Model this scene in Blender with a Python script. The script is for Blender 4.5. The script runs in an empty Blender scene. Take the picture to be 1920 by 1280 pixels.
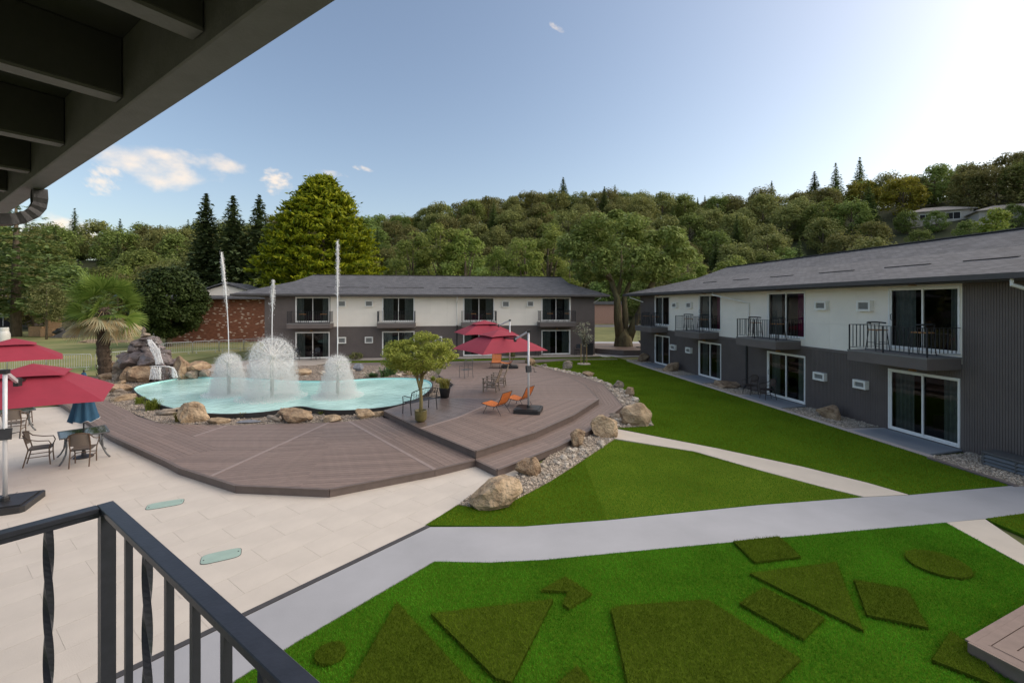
import bpy, bmesh, math, random
import numpy as np
from mathutils import Vector, Matrix, noise
R = math.radians
SC = bpy.context.scene
COL = SC.collection
# ------------------------------------------------------------------ camera
cam_d = bpy.data.cameras.new('camera'); cam = bpy.data.objects.new('camera', cam_d); COL.objects.link(cam)
cam.location = (0, 0, 4.3); cam.rotation_euler = (R(90), 0, R(-8.27))
cam_d.sensor_width = 36; cam_d.sensor_fit = 'HORIZONTAL'; cam_d.lens = 36*853/1920
cam_d.shift_y = -70/1920; cam_d.clip_start = .05; cam_d.clip_end = 3000
SC.camera = cam
# ------------------------------------------------------------------ sky, sun, exposure
SUN_AZ, SUN_EL = 92.0, 34.0          # degrees clockwise from +Y, degrees above the horizon
W = bpy.data.worlds.new('World'); SC.world = W; W.use_nodes = True
wn, wl = W.node_tree.nodes, W.node_tree.links; wn.clear()
def wnode(t, **k):
    n = wn.new(t)
    for a, b in k.items(): setattr(n, a, b)
    return n
sky = wnode('ShaderNodeTexSky', sky_type='NISHITA', sun_disc=False, sun_elevation=R(SUN_EL), sun_rotation=R(SUN_AZ))
sky.air_density = 1.0; sky.dust_density = 2.2; sky.ozone_density = 1.2; sky.altitude = 50
tc = wnode('ShaderNodeTexCoord')
def wm(op, a, b=None):
    n = wnode('ShaderNodeMath', operation=op)
    for i, x in enumerate((a, b)):
        if x is None: continue
        if isinstance(x, (int, float)): n.inputs[i].default_value = x
        else: wl.new(x, n.inputs[i])
    return n.outputs[0]
def wdot(v):
    n = wnode('ShaderNodeVectorMath', operation='DOT_PRODUCT'); n.inputs[1].default_value = v
    wl.new(tc.outputs['Generated'], n.inputs[0]); return n.outputs['Value']
def cloud(az, el, wdt, hgt, dens, seed, tilt=0):
    """soft cloud patch of the sky round the direction az, el (degrees); returns its coverage"""
    a, e = R(az), R(el)
    c = Vector((math.sin(a)*math.cos(e), math.cos(a)*math.cos(e), math.sin(e)))
    r = Vector((math.cos(a), -math.sin(a), 0)); u = r.cross(c)
    r, u = r*math.cos(tilt)+u*math.sin(tilt), u*math.cos(tilt)-r*math.sin(tilt)
    d = wm('MAXIMUM', wdot(c), .05)
    x = wm('DIVIDE', wdot(r), d); y = wm('DIVIDE', wdot(u), d)
    cmb = wnode('ShaderNodeCombineXYZ'); wl.new(x, cmb.inputs[0]); wl.new(wm('MULTIPLY', y, 1.5), cmb.inputs[1]); cmb.inputs[2].default_value = seed
    nz = wnode('ShaderNodeTexNoise'); nz.inputs['Scale'].default_value = 1.6/wdt*1.0; nz.inputs['Detail'].default_value = 6; nz.inputs['Roughness'].default_value = .52
    wl.new(cmb.outputs[0], nz.inputs['Vector'])
    ex = wm('POWER', wm('DIVIDE', wm('ABSOLUTE', x), wdt), 2.0); ey = wm('POWER', wm('DIVIDE', wm('ABSOLUTE', y), hgt), 2.0)
    m = wm('SUBTRACT', 1.0, wm('ADD', ex, ey))
    t = wm('ADD', wm('MULTIPLY', wm('SUBTRACT', nz.outputs['Fac'], .5), 3.2), m)
    mr = wnode('ShaderNodeMapRange', interpolation_type='SMOOTHSTEP'); wl.new(t, mr.inputs[0])
    mr.inputs[1].default_value = .0; mr.inputs[2].default_value = 1.6; mr.inputs[3].default_value = 0; mr.inputs[4].default_value = dens*.85
    front = wm('GREATER_THAN', wdot(c), .3)
    return wm('MULTIPLY', mr.outputs[0], front)

cov = None
for a in ((-29.6, 13.2, .085, .035, 1.0, 3.1, .05), (-25.3, 14.6, .06, .018, .8, 8.2, -.12), (-33.6, 11.6, .022, .03, .8, 5.0, -.5),
          (-19.1, 13.5, .028, .026, 1.0, 1.7, .0), (-13.4, 14.9, .03, .008, .6, 2.2, -.1), (-9.8, 15.8, .022, .006, .7, 4.4, -.15),
          (-36.2, 6.3, .06, .03, 1.2, 6.0, .0), (13.8, 31.2, .02, .006, .5, 9.0, -.6)):
    k = cloud(*a); cov = k if cov is None else wm('MAXIMUM', cov, k)
cov = wm('MINIMUM', cov, 1.0)
mixc = wnode('ShaderNodeMix', data_type='RGBA'); wl.new(cov, mixc.inputs[0]); wl.new(sky.outputs[0], mixc.inputs[6])
mixc.inputs[7].default_value = (5.6, 4.9, 4.3, 1)
bg = wnode('ShaderNodeBackground'); bg.inputs['Strength'].default_value = .118
wl.new(mixc.outputs[2], bg.inputs['Color'])
wo = wnode('ShaderNodeOutputWorld'); wl.new(bg.outputs[0], wo.inputs['Surface'])
sun_d = bpy.data.lights.new('sun', 'SUN'); sun_d.energy = 1.5; sun_d.angle = R(140); sun_d.color = (1.0, .93, .82)
sun = bpy.data.objects.new('sun', sun_d); COL.objects.link(sun)
_s = Vector((math.sin(R(SUN_AZ))*math.cos(R(SUN_EL)), math.cos(R(SUN_AZ))*math.cos(R(SUN_EL)), math.sin(R(SUN_EL))))
sun.rotation_euler = _s.to_track_quat('Z', 'Y').to_euler(); sun.location = (60, 40, 60)
VS = SC.view_settings; VS.view_transform = 'Standard'; VS.look = 'None'; VS.gamma = 1; VS.exposure = .8
VS.use_curve_mapping = False
W.cycles.sampling_method = 'MANUAL'; W.cycles.sample_map_resolution = 512
VS.use_white_balance = True; VS.white_balance_temperature = 7200; VS.white_balance_tint = 10

# ------------------------------------------------------------------ materials
def shader(name):
    m = bpy.data.materials.new(name); m.use_nodes = True; nt = m.node_tree
    return m, nt.nodes, nt.links, nt.nodes['Principled BSDF']
def setin(l, n, sock, val):
    if isinstance(val, (int, float, tuple)): n.inputs[sock].default_value = val
    else: l.new(val, n.inputs[sock])
def c4(c): return (c[0], c[1], c[2], 1)
MATS = {}
def mat(name, col, rough=.6, var=.18, scale=6., bump=0., bscale=None, metal=0., rnd=0., spec=.5, col2=None, island=0., detail=6., stretch=None, coat=0.):
    """paint, wood, stone ...: colour mottled by noise, per-object and per-piece shifts, fine relief"""
    m, n, l, p = shader(name); MATS[name] = m
    t = n.new('ShaderNodeTexCoord'); vec = t.outputs['Object']
    if stretch:
        mp = n.new('ShaderNodeMapping'); mp.inputs['Scale'].default_value = stretch; l.new(vec, mp.inputs[0]); vec = mp.outputs[0]
    nz = n.new('ShaderNodeTexNoise'); nz.inputs['Scale'].default_value = scale; nz.inputs['Detail'].default_value = detail; nz.inputs['Roughness'].default_value = .6
    l.new(vec, nz.inputs['Vector'])
    mx = n.new('ShaderNodeMix'); mx.data_type = 'RGBA'
    a = tuple(x*(1-var) for x in col); b = tuple(min(1, x*(1+var)) for x in (col2 or col))
    mx.inputs[6].default_value = c4(a); mx.inputs[7].default_value = c4(b)
    mr = n.new('ShaderNodeMapRange'); mr.inputs[1].default_value = .3; mr.inputs[2].default_value = .7; l.new(nz.outputs['Fac'], mr.inputs[0]); l.new(mr.outputs[0], mx.inputs[0])
    out = mx.outputs[2]
    if rnd or island:
        hv = n.new('ShaderNodeHueSaturation'); l.new(out, hv.inputs['Color'])
        src = n.new('ShaderNodeObjectInfo').outputs['Random'] if rnd else n.new('ShaderNodeNewGeometry').outputs['Random Per Island']
        k = rnd or island
        m2 = n.new('ShaderNodeMapRange'); l.new(src, m2.inputs[0]); m2.inputs[3].default_value = 1-k; m2.inputs[4].default_value = 1+k; l.new(m2.outputs[0], hv.inputs['Value'])
        out = hv.outputs[0]
    l.new(out, p.inputs['Base Color'])
    p.inputs['Roughness'].default_value = rough; p.inputs['Metallic'].default_value = metal; p.inputs['Specular IOR Level'].default_value = spec
    if coat: p.inputs['Coat Weight'].default_value = coat
    if bump:
        nb = n.new('ShaderNodeTexNoise'); nb.inputs['Scale'].default_value = bscale or scale*4; nb.inputs['Detail'].default_value = 5; l.new(vec, nb.inputs['Vector'])
        bp = n.new('ShaderNodeBump'); bp.inputs['Strength'].default_value = bump; bp.inputs['Distance'].default_value = .02 if bump < .95 else .07; l.new(nb.outputs['Fac'], bp.inputs['Height']); l.new(bp.outputs[0], p.inputs['Normal'])
    return m
def leaf_mat(name, c1, c2, trans=.3, rough=.55, objvar=.12, hue=.0, patch=0., pscale=.5, spec=.12):
    m, n, l, p = shader(name); MATS[name] = m
    g = n.new('ShaderNodeNewGeometry'); mx = n.new('ShaderNodeMix'); mx.data_type = 'RGBA'
    mx.inputs[6].default_value = c4(c1); mx.inputs[7].default_value = c4(c2); l.new(g.outputs['Random Per Island'], mx.inputs[0])
    oi = n.new('ShaderNodeObjectInfo'); hv = n.new('ShaderNodeHueSaturation'); l.new(mx.outputs[2], hv.inputs['Color'])
    mr = n.new('ShaderNodeMapRange'); l.new(oi.outputs['Random'], mr.inputs[0]); mr.inputs[3].default_value = 1-objvar; mr.inputs[4].default_value = 1+objvar; l.new(mr.outputs[0], hv.inputs['Value'])
    if hue:
        mh = n.new('ShaderNodeMapRange'); l.new(oi.outputs['Random'], mh.inputs[0]); mh.inputs[3].default_value = .5-hue; mh.inputs[4].default_value = .5+hue; l.new(mh.outputs[0], hv.inputs['Hue'])
    if patch:
        t = n.new('ShaderNodeTexCoord'); nz = n.new('ShaderNodeTexNoise'); nz.inputs['Scale'].default_value = pscale; nz.inputs['Detail'].default_value = 7; l.new(t.outputs['Object'], nz.inputs['Vector'])
        m3 = n.new('ShaderNodeMapRange'); m3.inputs[1].default_value = .3; m3.inputs[2].default_value = .7; m3.inputs[3].default_value = 1-patch; m3.inputs[4].default_value = 1+patch; l.new(nz.outputs['Fac'], m3.inputs[0])
        h2 = n.new('ShaderNodeHueSaturation'); l.new(hv.outputs[0], h2.inputs['Color']); l.new(m3.outputs[0], h2.inputs['Value']); hv = h2
    l.new(hv.outputs[0], p.inputs['Base Color']); p.inputs['Roughness'].default_value = rough; p.inputs['Specular IOR Level'].default_value = spec
    tr = n.new('ShaderNodeBsdfTranslucent'); l.new(hv.outputs[0], tr.inputs['Color'])
    ms = n.new('ShaderNodeMixShader'); ms.inputs[0].default_value = trans; l.new(p.outputs[0], ms.inputs[1]); l.new(tr.outputs[0], ms.inputs[2])
    l.new(ms.outputs[0], n['Material Output'].inputs['Surface'])
    return m
def film_mat(name, col, alpha, gloss=.0, rough=.05, trans=.4):
    """water spray, glass, milky water: part see-through, part scattering, with a Fresnel sheen"""
    m, n, l, p = shader(name); MATS[name] = m; n.remove(p)
    df = n.new('ShaderNodeBsdfDiffuse'); df.inputs[0].default_value = c4(col); tl = n.new('ShaderNodeBsdfTranslucent'); tl.inputs[0].default_value = c4(col)
    m0 = n.new('ShaderNodeMixShader'); m0.inputs[0].default_value = trans; l.new(df.outputs[0], m0.inputs[1]); l.new(tl.outputs[0], m0.inputs[2])
    tp = n.new('ShaderNodeBsdfTransparent'); m1 = n.new('ShaderNodeMixShader'); m1.inputs[0].default_value = alpha
    l.new(tp.outputs[0], m1.inputs[1]); l.new(m0.outputs[0], m1.inputs[2]); out = m1
    if gloss:
        fr = n.new('ShaderNodeFresnel'); fr.inputs[0].default_value = 1.33 if gloss == 1 else 1.5
        gl = n.new('ShaderNodeBsdfGlossy'); gl.inputs['Roughness'].default_value = rough
        m2 = n.new('ShaderNodeMixShader'); l.new(fr.outputs[0], m2.inputs[0]); l.new(out.outputs[0], m2.inputs[1]); l.new(gl.outputs[0], m2.inputs[2]); out = m2
    l.new(out.outputs[0], n['Material Output'].inputs['Surface'])
    return m
# ------------------------------------------------------------------ mesh building
class MB:
    def __init__(s): s.v = []; s.f = []
    def add(s, v, f):
        k = len(s.v); s.v += [tuple(x) for x in v]; s.f += [tuple(i+k for i in q) for q in f]; return s
    def bx(s, x0, x1, y0, y1, z0, z1):
        return s.add([(x0,y0,z0),(x1,y0,z0),(x1,y1,z0),(x0,y1,z0),(x0,y0,z1),(x1,y0,z1),(x1,y1,z1),(x0,y1,z1)],
                     [(0,3,2,1),(4,5,6,7),(0,1,5,4),(1,2,6,5),(2,3,7,6),(3,0,4,7)])
    def bar(s, p, q, w, h, up=(0,0,1)):
        p, q = Vector(p), Vector(q); d = (q-p).normalized(); up = Vector(up)
        if abs(d.dot(up)) > .98: up = Vector((0,1,0))
        x = d.cross(up).normalized()*w/2; y = x.cross(d).normalized()*h/2
        return s.add([p-x-y, p+x-y, p+x+y, p-x+y, q-x-y, q+x-y, q+x+y, q-x+y],
                     [(0,1,2,3),(7,6,5,4),(0,4,5,1),(1,5,6,2),(2,6,7,3),(3,7,4,0)])
    def prism(s, poly, z0, z1):
        a = sum(poly[i-1][0]*poly[i][1]-poly[i][0]*poly[i-1][1] for i in range(len(poly)))
        if a < 0: poly = poly[::-1]
        n = len(poly)
        return s.add([(p[0],p[1],z0) for p in poly]+[(p[0],p[1],z1) for p in poly],
                     [tuple(range(n-1,-1,-1)), tuple(range(n,2*n))]+[(i,(i+1)%n,n+(i+1)%n,n+i) for i in range(n)])
    def tube(s, pts, r, n=6, cap=True):
        pts = [Vector(p) for p in pts]; m = len(pts); rs = r if isinstance(r, (list, tuple)) else [r]*m
        v = []; prev = None
        for i, p in enumerate(pts):
            t = (pts[min(i+1,m-1)]-pts[max(i-1,0)]); t = t.normalized() if t.length > 1e-9 else Vector((0,0,1))
            a = prev if prev is not None else (Vector((1,0,0)) if abs(t.x) < .9 else Vector((0,1,0)))
            x = (a-t*a.dot(t)); x = x.normalized() if x.length > 1e-6 else t.orthogonal().normalized(); y = t.cross(x); prev = x
            v += [p+x*rs[i]*math.cos(2*math.pi*k/n)+y*rs[i]*math.sin(2*math.pi*k/n) for k in range(n)]
        f = [(i*n+k, i*n+(k+1)%n, (i+1)*n+(k+1)%n, (i+1)*n+k) for i in range(m-1) for k in range(n)]
        if cap: f += [tuple(range(n-1,-1,-1)), tuple(range((m-1)*n, m*n))]
        return s.add(v, f)
    def lathe(s, prof, n=16, c=(0,0,0)):
        v = [(c[0]+r*math.cos(2*math.pi*k/n), c[1]+r*math.sin(2*math.pi*k/n), c[2]+z) for r, z in prof for k in range(n)]
        m = len(prof); f = [(i*n+k, i*n+(k+1)%n, (i+1)*n+(k+1)%n, (i+1)*n+k) for i in range(m-1) for k in range(n)]
        f += [tuple(range(n-1,-1,-1)), tuple(range((m-1)*n, m*n))]
        return s.add(v, f)
    def build(s, name, m, parent=None, smooth=False, loc=None, rz=0, bevel=0):
        me = bpy.data.meshes.new(name); me.from_pydata(s.v, [], s.f); me.update()
        if bevel:
            b = bmesh.new(); b.from_mesh(me); bmesh.ops.bevel(b, geom=b.edges[:], offset=bevel, segments=1, affect='EDGES', clamp_overlap=True); b.to_mesh(me); b.free()
        return put(name, me, m, parent, smooth, loc, rz)
def put(name, me, m, parent=None, smooth=False, loc=None, rz=0):
    if m is not None and not me.materials: me.materials.append(MATS[m] if isinstance(m, str) else m)
    if smooth: me.polygons.foreach_set('use_smooth', [True]*len(me.polygons))
    o = bpy.data.objects.new(name, me); COL.objects.link(o); o.parent = parent
    if loc: o.location = loc
    o.rotation_euler.z = rz
    return o
def raw_mesh(name, V, Fq):
    """mesh from numpy arrays: V (n,3), Fq (m,3 or 4) faces of one size"""
    V = np.asarray(V, np.float32); Fq = np.asarray(Fq, np.int32); k = Fq.shape[1]
    me = bpy.data.meshes.new(name); me.vertices.add(len(V)); me.vertices.foreach_set('co', V.ravel())
    me.loops.add(Fq.size); me.loops.foreach_set('vertex_index', Fq.ravel())
    me.polygons.add(len(Fq)); me.polygons.foreach_set('loop_start', np.arange(0, Fq.size, k, dtype=np.int32))
    me.update(calc_edges=True); return me
def thing(name, label, cat, loc=(0,0,0), rz=0, group=None):
    o = bpy.data.objects.new(name, None); COL.objects.link(o); o.location = tuple(loc)+(0,)*(3-len(loc)); o.rotation_euler.z = rz; o.empty_display_size = .2
    return tag(o, label, cat, group)
def tag(o, label, cat, group=None):
    o['label'] = label; o['category'] = cat
    if group: o['group'] = group
    return o
def struct(o): o['kind'] = 'structure'; return o
def stuff(o): o['kind'] = 'stuff'; return o
def copy_tree(o, parent=None):
    c = o.copy(); COL.objects.link(c); c.parent = parent
    for ch in list(o.children): copy_tree(ch, c)
    return c
def dup(o, loc, rz, label=None, group=None, scale=None):
    c = copy_tree(o); c.location = loc; c.rotation_euler.z = rz
    if label: c['label'] = label
    if group: c['group'] = group
    if scale: c.scale = scale if isinstance(scale, tuple) else (scale,)*3
    return c
def facing(dx, dy): return math.atan2(dy, dx)      # turns local +X towards (dx, dy)
def clip(poly, px, py, nx, ny):
    """the part of a polygon with (p - (px,py)).(nx,ny) <= 0"""
    out = []; m = len(poly)
    for i in range(m):
        a, b = poly[i], poly[(i+1) % m]
        da = (a[0]-px)*nx+(a[1]-py)*ny; db = (b[0]-px)*nx+(b[1]-py)*ny
        if da <= 0: out.append(a)
        if da*db < 0:
            t = da/(da-db); out.append((a[0]+t*(b[0]-a[0]), a[1]+t*(b[1]-a[1])))
    return out
def area(poly): return abs(sum(poly[i-1][0]*poly[i][1]-poly[i][0]*poly[i-1][1] for i in range(len(poly))))/2
def inside(poly, X, Y):
    r = np.zeros(X.shape, bool); n = len(poly)
    for i in range(n):
        x0, y0 = poly[i-1]; x1, y1 = poly[i]
        if y0 == y1: continue
        r ^= ((y0 > Y) != (y1 > Y)) & (X < (x1-x0)*(Y-y0)/(y1-y0)+x0)
    return r
def scatter(poly, dens, rng):
    xs = [p[0] for p in poly]; ys = [p[1] for p in poly]
    n = int((max(xs)-min(xs))*(max(ys)-min(ys))*dens)
    X = rng.uniform(min(xs), max(xs), n); Y = rng.uniform(min(ys), max(ys), n); k = inside(poly, X, Y)
    return X[k], Y[k]
def sheet(name, poly, z, m, thick=.03):
    return struct(MB().prism(poly, z-thick, z).build(name, m))
def cards(C, N, U, L, Wd):
    """rhombic leaf cards: centres, normals, long axes, lengths, widths -> V, F"""
    U = U-N*(U*N).sum(1, keepdims=True); U /= np.linalg.norm(U, axis=1, keepdims=True)+1e-9
    T = np.cross(N, U); n = len(C)
    V = np.stack([C-U*L[:,None]*.5, C+T*Wd[:,None]*.5-U*L[:,None]*.05+N*Wd[:,None]*.12, C+U*L[:,None]*.5, C-T*Wd[:,None]*.5-U*L[:,None]*.05+N*Wd[:,None]*.12], 1).reshape(-1, 3)
    return V, np.arange(4*n).reshape(n, 4)
def unit(a): return a/(np.linalg.norm(a, axis=1, keepdims=True)+1e-9)

# ------------------------------------------------------------------ the place's materials
mat('paver', (.58,.52,.458), .75, .07, 1.3, .15, 60, rnd=.012, detail=10)
mat('joint', (.50,.45,.395), .9)
mat('grey_paint', (.37,.37,.39), .55, .10, .7, .08, 40, detail=10)
mat('patio_paint', (.27,.29,.32), .6, .06, 1.5, .05)
mat('cream_path', (.58,.51,.43), .8, .06, 2, .15, 70, detail=9)
mat('border', (.46,.41,.39), .85, .1, 3, .1)
mat('edging', (.055,.052,.055), .7, .2, 8)
mat('ground_grass', (.14,.165,.045), .95, .35, .35, .6, 9, col2=(.15,.15,.055), detail=12)
mat('field', (.11,.20,.03), .95, .35, .16, .6, 9, col2=(.27,.23,.10), detail=12)
mat('hill_soil', (.055,.062,.026), 1, .4, .05, detail=9)
mat('asphalt', (.12,.12,.125), .9, .15, 1.5, .2, 60)
mat('gravel_base', (.34,.28,.225), .95, .3, 30, .7, 60)
mat('brown_walk', (.17,.14,.13), .8, .12, 3, .1)
mat('light_walk', (.42,.37,.33), .85, .1, 2, .1)
mat('turf_base', (.060,.135,.010), .95, .3, 25, .5, 120, spec=0)
leaf_mat('turf_blade', (.055,.215,.012), (.120,.37,.030), .25, .5, .04, spec=0, patch=.30, pscale=1.0)
leaf_mat('turf_far', (.135,.185,.012), (.215,.27,.028), .25, .5, .04, spec=0, patch=.28, pscale=.55)
leaf_mat('turf_pale', (.215,.28,.028), (.32,.385,.055), .25, .5, .04, spec=0, patch=.25, pscale=.55)
leaf_mat('turf_patch', (.075,.130,.009), (.135,.195,.020), .25, .5, .28, spec=0, patch=.22, pscale=1.5)
mat('patch_base', (.06,.09,.010), .95, .3, 25, spec=0)
mat('deck', (.215,.155,.132), .6, .14, 5, .10, 30, rnd=.11, stretch=(1,1,1))
mat('deck_light', (.29,.225,.205), .6, .1, 5, .08)
mat('deck_dark', (.12,.09,.08), .6, .12, 5, .08)
mat('deck_edge', (.14,.105,.092), .55, .12, 4, .08)
mat('deck_wet', (.18,.136,.12), .3, .25, 1.6, .04, rnd=.08)
mat('under', (.02,.018,.017), 1)
mat('dark_wall', (.150,.122,.113), .75, .10, 1.2, .08, rnd=.02, detail=9)
mat('dark_trim', (.075,.067,.066), .6, .1, 3)
mat('white_wall', (.92,.84,.745), .7, .045, .8, .04, rnd=.02, detail=9)
mat('white_frame', (.86,.84,.81), .4, .04, 6)
mat('ac_box', (.88,.85,.80), .5, .06, 8)
mat('ac_grille', (.26,.26,.25), .6, .2, 40)
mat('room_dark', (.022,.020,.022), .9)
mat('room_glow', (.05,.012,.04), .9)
mat('magenta_curtain', (.22,.012,.10), .85, .2, 5)
mat('curtain', (.20,.235,.22), .85, .15, 5)
mat('iron', (.030,.030,.034), .5, .2, 10, metal=.2)
mat('blue_iron', (.040,.045,.062), .38, .15, 25, .04, metal=.25, detail=9)
mat('soffit', (.048,.049,.053), .7, .12, 6, .08)
mat('beam', (.145,.145,.155), .6, .12, 9, .12, 70, detail=9)
mat('spout', (.045,.045,.052), .38, .35, 9, .1, metal=.2)
mat('copper', (.40,.21,.09), .4, .1, 8, metal=.6)
mat('grey_slab', (.20,.19,.185), .8, .1, 4, .1)
mat('burgundy', (.30,.024,.048), .8, .07, 3, .1, 200)
mat('pole_white', (.62,.63,.66), .35, .05, 5, metal=.2)
mat('black_plastic', (.022,.022,.024), .42, .2, 6, .05)
mat('blue_cloth', (.022,.095,.18), .8, .12, 6, .08)
mat('white_trim', (.75,.75,.75), .7)
film_mat('table_glass', (.10,.135,.12), .62, gloss=2, rough=.04)
mat('steel_paint', (.13,.135,.14), .4, .1, 8, metal=.3)
mat('rattan', (.115,.070,.045), .6, .3, 60, .2)
mat('mesh_cloth', (.155,.125,.105), .8, .12, 80)
mat('dark_rattan', (.060,.038,.030), .6, .3, 60, .2)
mat('orange', (.66,.19,.05), .65, .16, 25, .15)
mat('orange_wood', (.42,.19,.065), .5, .15, 8)
mat('teak', (.25,.20,.16), .7, .2, 6, .15, stretch=(1,1,8))
mat('olive_pot', (.15,.125,.045), .35, .3, 5, .1)
mat('bark', (.135,.105,.075), .9, .4, 5, .8, 12, stretch=(1,1,.25))
mat('mossy_bark', (.12,.085,.055), .9, .5, 2.2, 1.0, 8, col2=(.12,.105,.05), stretch=(1,1,.3))
mat('maple_bark', (.22,.185,.08), .8, .25, 12, .3)
mat('palm_bark', (.085,.060,.042), .95, .45, 14, .9, 18)
mat('rock_tan', (.40,.265,.155), .9, .45, 1.6, 1.0, 7, col2=(.44,.33,.22), rnd=.14, detail=10)
mat('rock_brown', (.32,.185,.105), .9, .5, 1.7, 1.0, 7, col2=(.36,.26,.17), rnd=.14, detail=10)
mat('rock_grey', (.30,.245,.195), .9, .45, 1.8, 1.0, 7, rnd=.16, detail=10)
mat('rock_wet', (.19,.148,.13), .34, .45, 3, .7, 9, col2=(.155,.125,.125), rnd=.2, detail=10)
mat('rock_blue', (.19,.20,.225), .9, .3, 2.5, .6, 9)
mat('cobble', (.52,.44,.35), .85, .3, 5, .3, rnd=.34, col2=(.42,.37,.31))
mat('pebble', (.46,.385,.31), .9, .25, 9, island=.42)
mat('pebble_dark', (.29,.24,.20), .9, .25, 9, island=.42)
mat('driftwood', (.37,.30,.235), .9, .35, 9, .6, stretch=(1,1,1))
mat('pool_wall', (.45,.85,.83), .5, .06, 3)
mat('pool_rim', (.025,.025,.027), .45, .2, 8)
film_mat('spray', (1,1,1), .5, trans=.5)
film_mat('stream', (1,1,1), .78, trans=.45)
mat('pipe', (.46,.48,.45), .4, .1, 6)
mat('galv', (.55,.56,.57), .45, .1, 8, metal=.3)
mat('cardboard', (.36,.23,.13), .9, .15, 4, rnd=.15)
mat('lumber', (.46,.29,.14), .8, .2, 5)
mat('white_plastic', (.72,.71,.68), .45, .05, 4)
mat('car_paint', (.75,.75,.76), .25, .02, 2, coat=.5)
mat('tyre', (.02,.02,.02), .8)
mat('red_lamp', (.45,.02,.02), .3)
mat('hill_wall', (.50,.45,.40), .8)
mat('brown_roof', (.17,.13,.115), .9, .2, 3)
mat('pale_roof', (.36,.32,.29), .9, .2, 3)
mat('hatch', (.33,.45,.39), .5, .08, 5)
mat('orange_plastic', (.75,.25,.02), .5)
mat('pink_wall', (.42,.25,.20), .9)
def glass_mat():
    m, n, l, p = shader('door_glass'); MATS['door_glass'] = m; n.remove(p)
    tp = n.new('ShaderNodeBsdfTransparent'); tp.inputs[0].default_value = (.62,.64,.64,1); gl = n.new('ShaderNodeBsdfGlossy'); gl.inputs['Roughness'].default_value = .012
    fr = n.new('ShaderNodeFresnel'); fr.inputs[0].default_value = 1.5; mx = n.new('ShaderNodeMixShader')
    l.new(fr.outputs[0], mx.inputs[0]); l.new(tp.outputs[0], mx.inputs[1]); l.new(gl.outputs[0], mx.inputs[2]); l.new(mx.outputs[0], n['Material Output'].inputs[0])
glass_mat()
def roof_mat(name, c1, c2):
    m, n, l, p = shader(name); MATS[name] = m
    t = n.new('ShaderNodeUVMap'); b = n.new('ShaderNodeTexBrick'); l.new(t.outputs[0], b.inputs['Vector'])
    b.inputs['Color1'].default_value = c4(c1); b.inputs['Color2'].default_value = c4(c2); b.inputs['Mortar'].default_value = c4(tuple(x*.45 for x in c1))
    b.inputs['Scale'].default_value = 1; b.inputs['Brick Width'].default_value = .30; b.inputs['Row Height'].default_value = .145; b.inputs['Mortar Size'].default_value = .008; b.inputs['Bias'].default_value = 0
    nz = n.new('ShaderNodeTexNoise'); nz.inputs['Scale'].default_value = 1.4; nz.inputs['Detail'].default_value = 10; l.new(t.outputs[0], nz.inputs['Vector'])
    hv = n.new('ShaderNodeHueSaturation'); mr = n.new('ShaderNodeMapRange'); mr.inputs[1].default_value = .3; mr.inputs[2].default_value = .7; mr.inputs[3].default_value = .86; mr.inputs[4].default_value = 1.14
    l.new(nz.outputs['Fac'], mr.inputs[0]); l.new(mr.outputs[0], hv.inputs['Value']); l.new(b.outputs['Color'], hv.inputs['Color']); l.new(hv.outputs[0], p.inputs['Base Color'])
    p.inputs['Roughness'].default_value = .85; bp = n.new('ShaderNodeBump'); bp.inputs['Strength'].default_value = .6; bp.inputs['Distance'].default_value = .02; bp.invert = True
    l.new(b.outputs['Fac'], bp.inputs['Height']); l.new(bp.outputs[0], p.inputs['Normal'])
roof_mat('shingle', (.080,.081,.090), (.135,.135,.147))
def brick_mat():
    m, n, l, p = shader('brick'); MATS['brick'] = m
    t = n.new('ShaderNodeUVMap'); b = n.new('ShaderNodeTexBrick'); l.new(t.outputs[0], b.inputs['Vector'])
    b.inputs['Color1'].default_value = (0,0,0,1); b.inputs['Color2'].default_value = (1,1,1,1); b.inputs['Mortar'].default_value = (.3,.3,.3,1)
    b.inputs['Scale'].default_value = 1; b.inputs['Brick Width'].default_value = .26; b.inputs['Row Height'].default_value = .085; b.inputs['Mortar Size'].default_value = .007
    cr = n.new('ShaderNodeValToRGB'); l.new(b.outputs['Color'], cr.inputs[0]); e = cr.color_ramp.elements
    e[0].color = (.20,.075,.045,1); e[1].position = .86; e[1].color = (.31,.12,.07,1)
    x = e.new(.905); x.color = (.32,.13,.08,1); x = e.new(.925); x.color = (.75,.62,.52,1)
    l.new(cr.outputs[0], p.inputs['Base Color']); p.inputs['Roughness'].default_value = .9
    bp = n.new('ShaderNodeBump'); bp.inputs['Strength'].default_value = .7; bp.inputs['Distance'].default_value = .015; bp.invert = True; l.new(b.outputs['Fac'], bp.inputs['Height']); l.new(bp.outputs[0], p.inputs['Normal'])
brick_mat()
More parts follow.
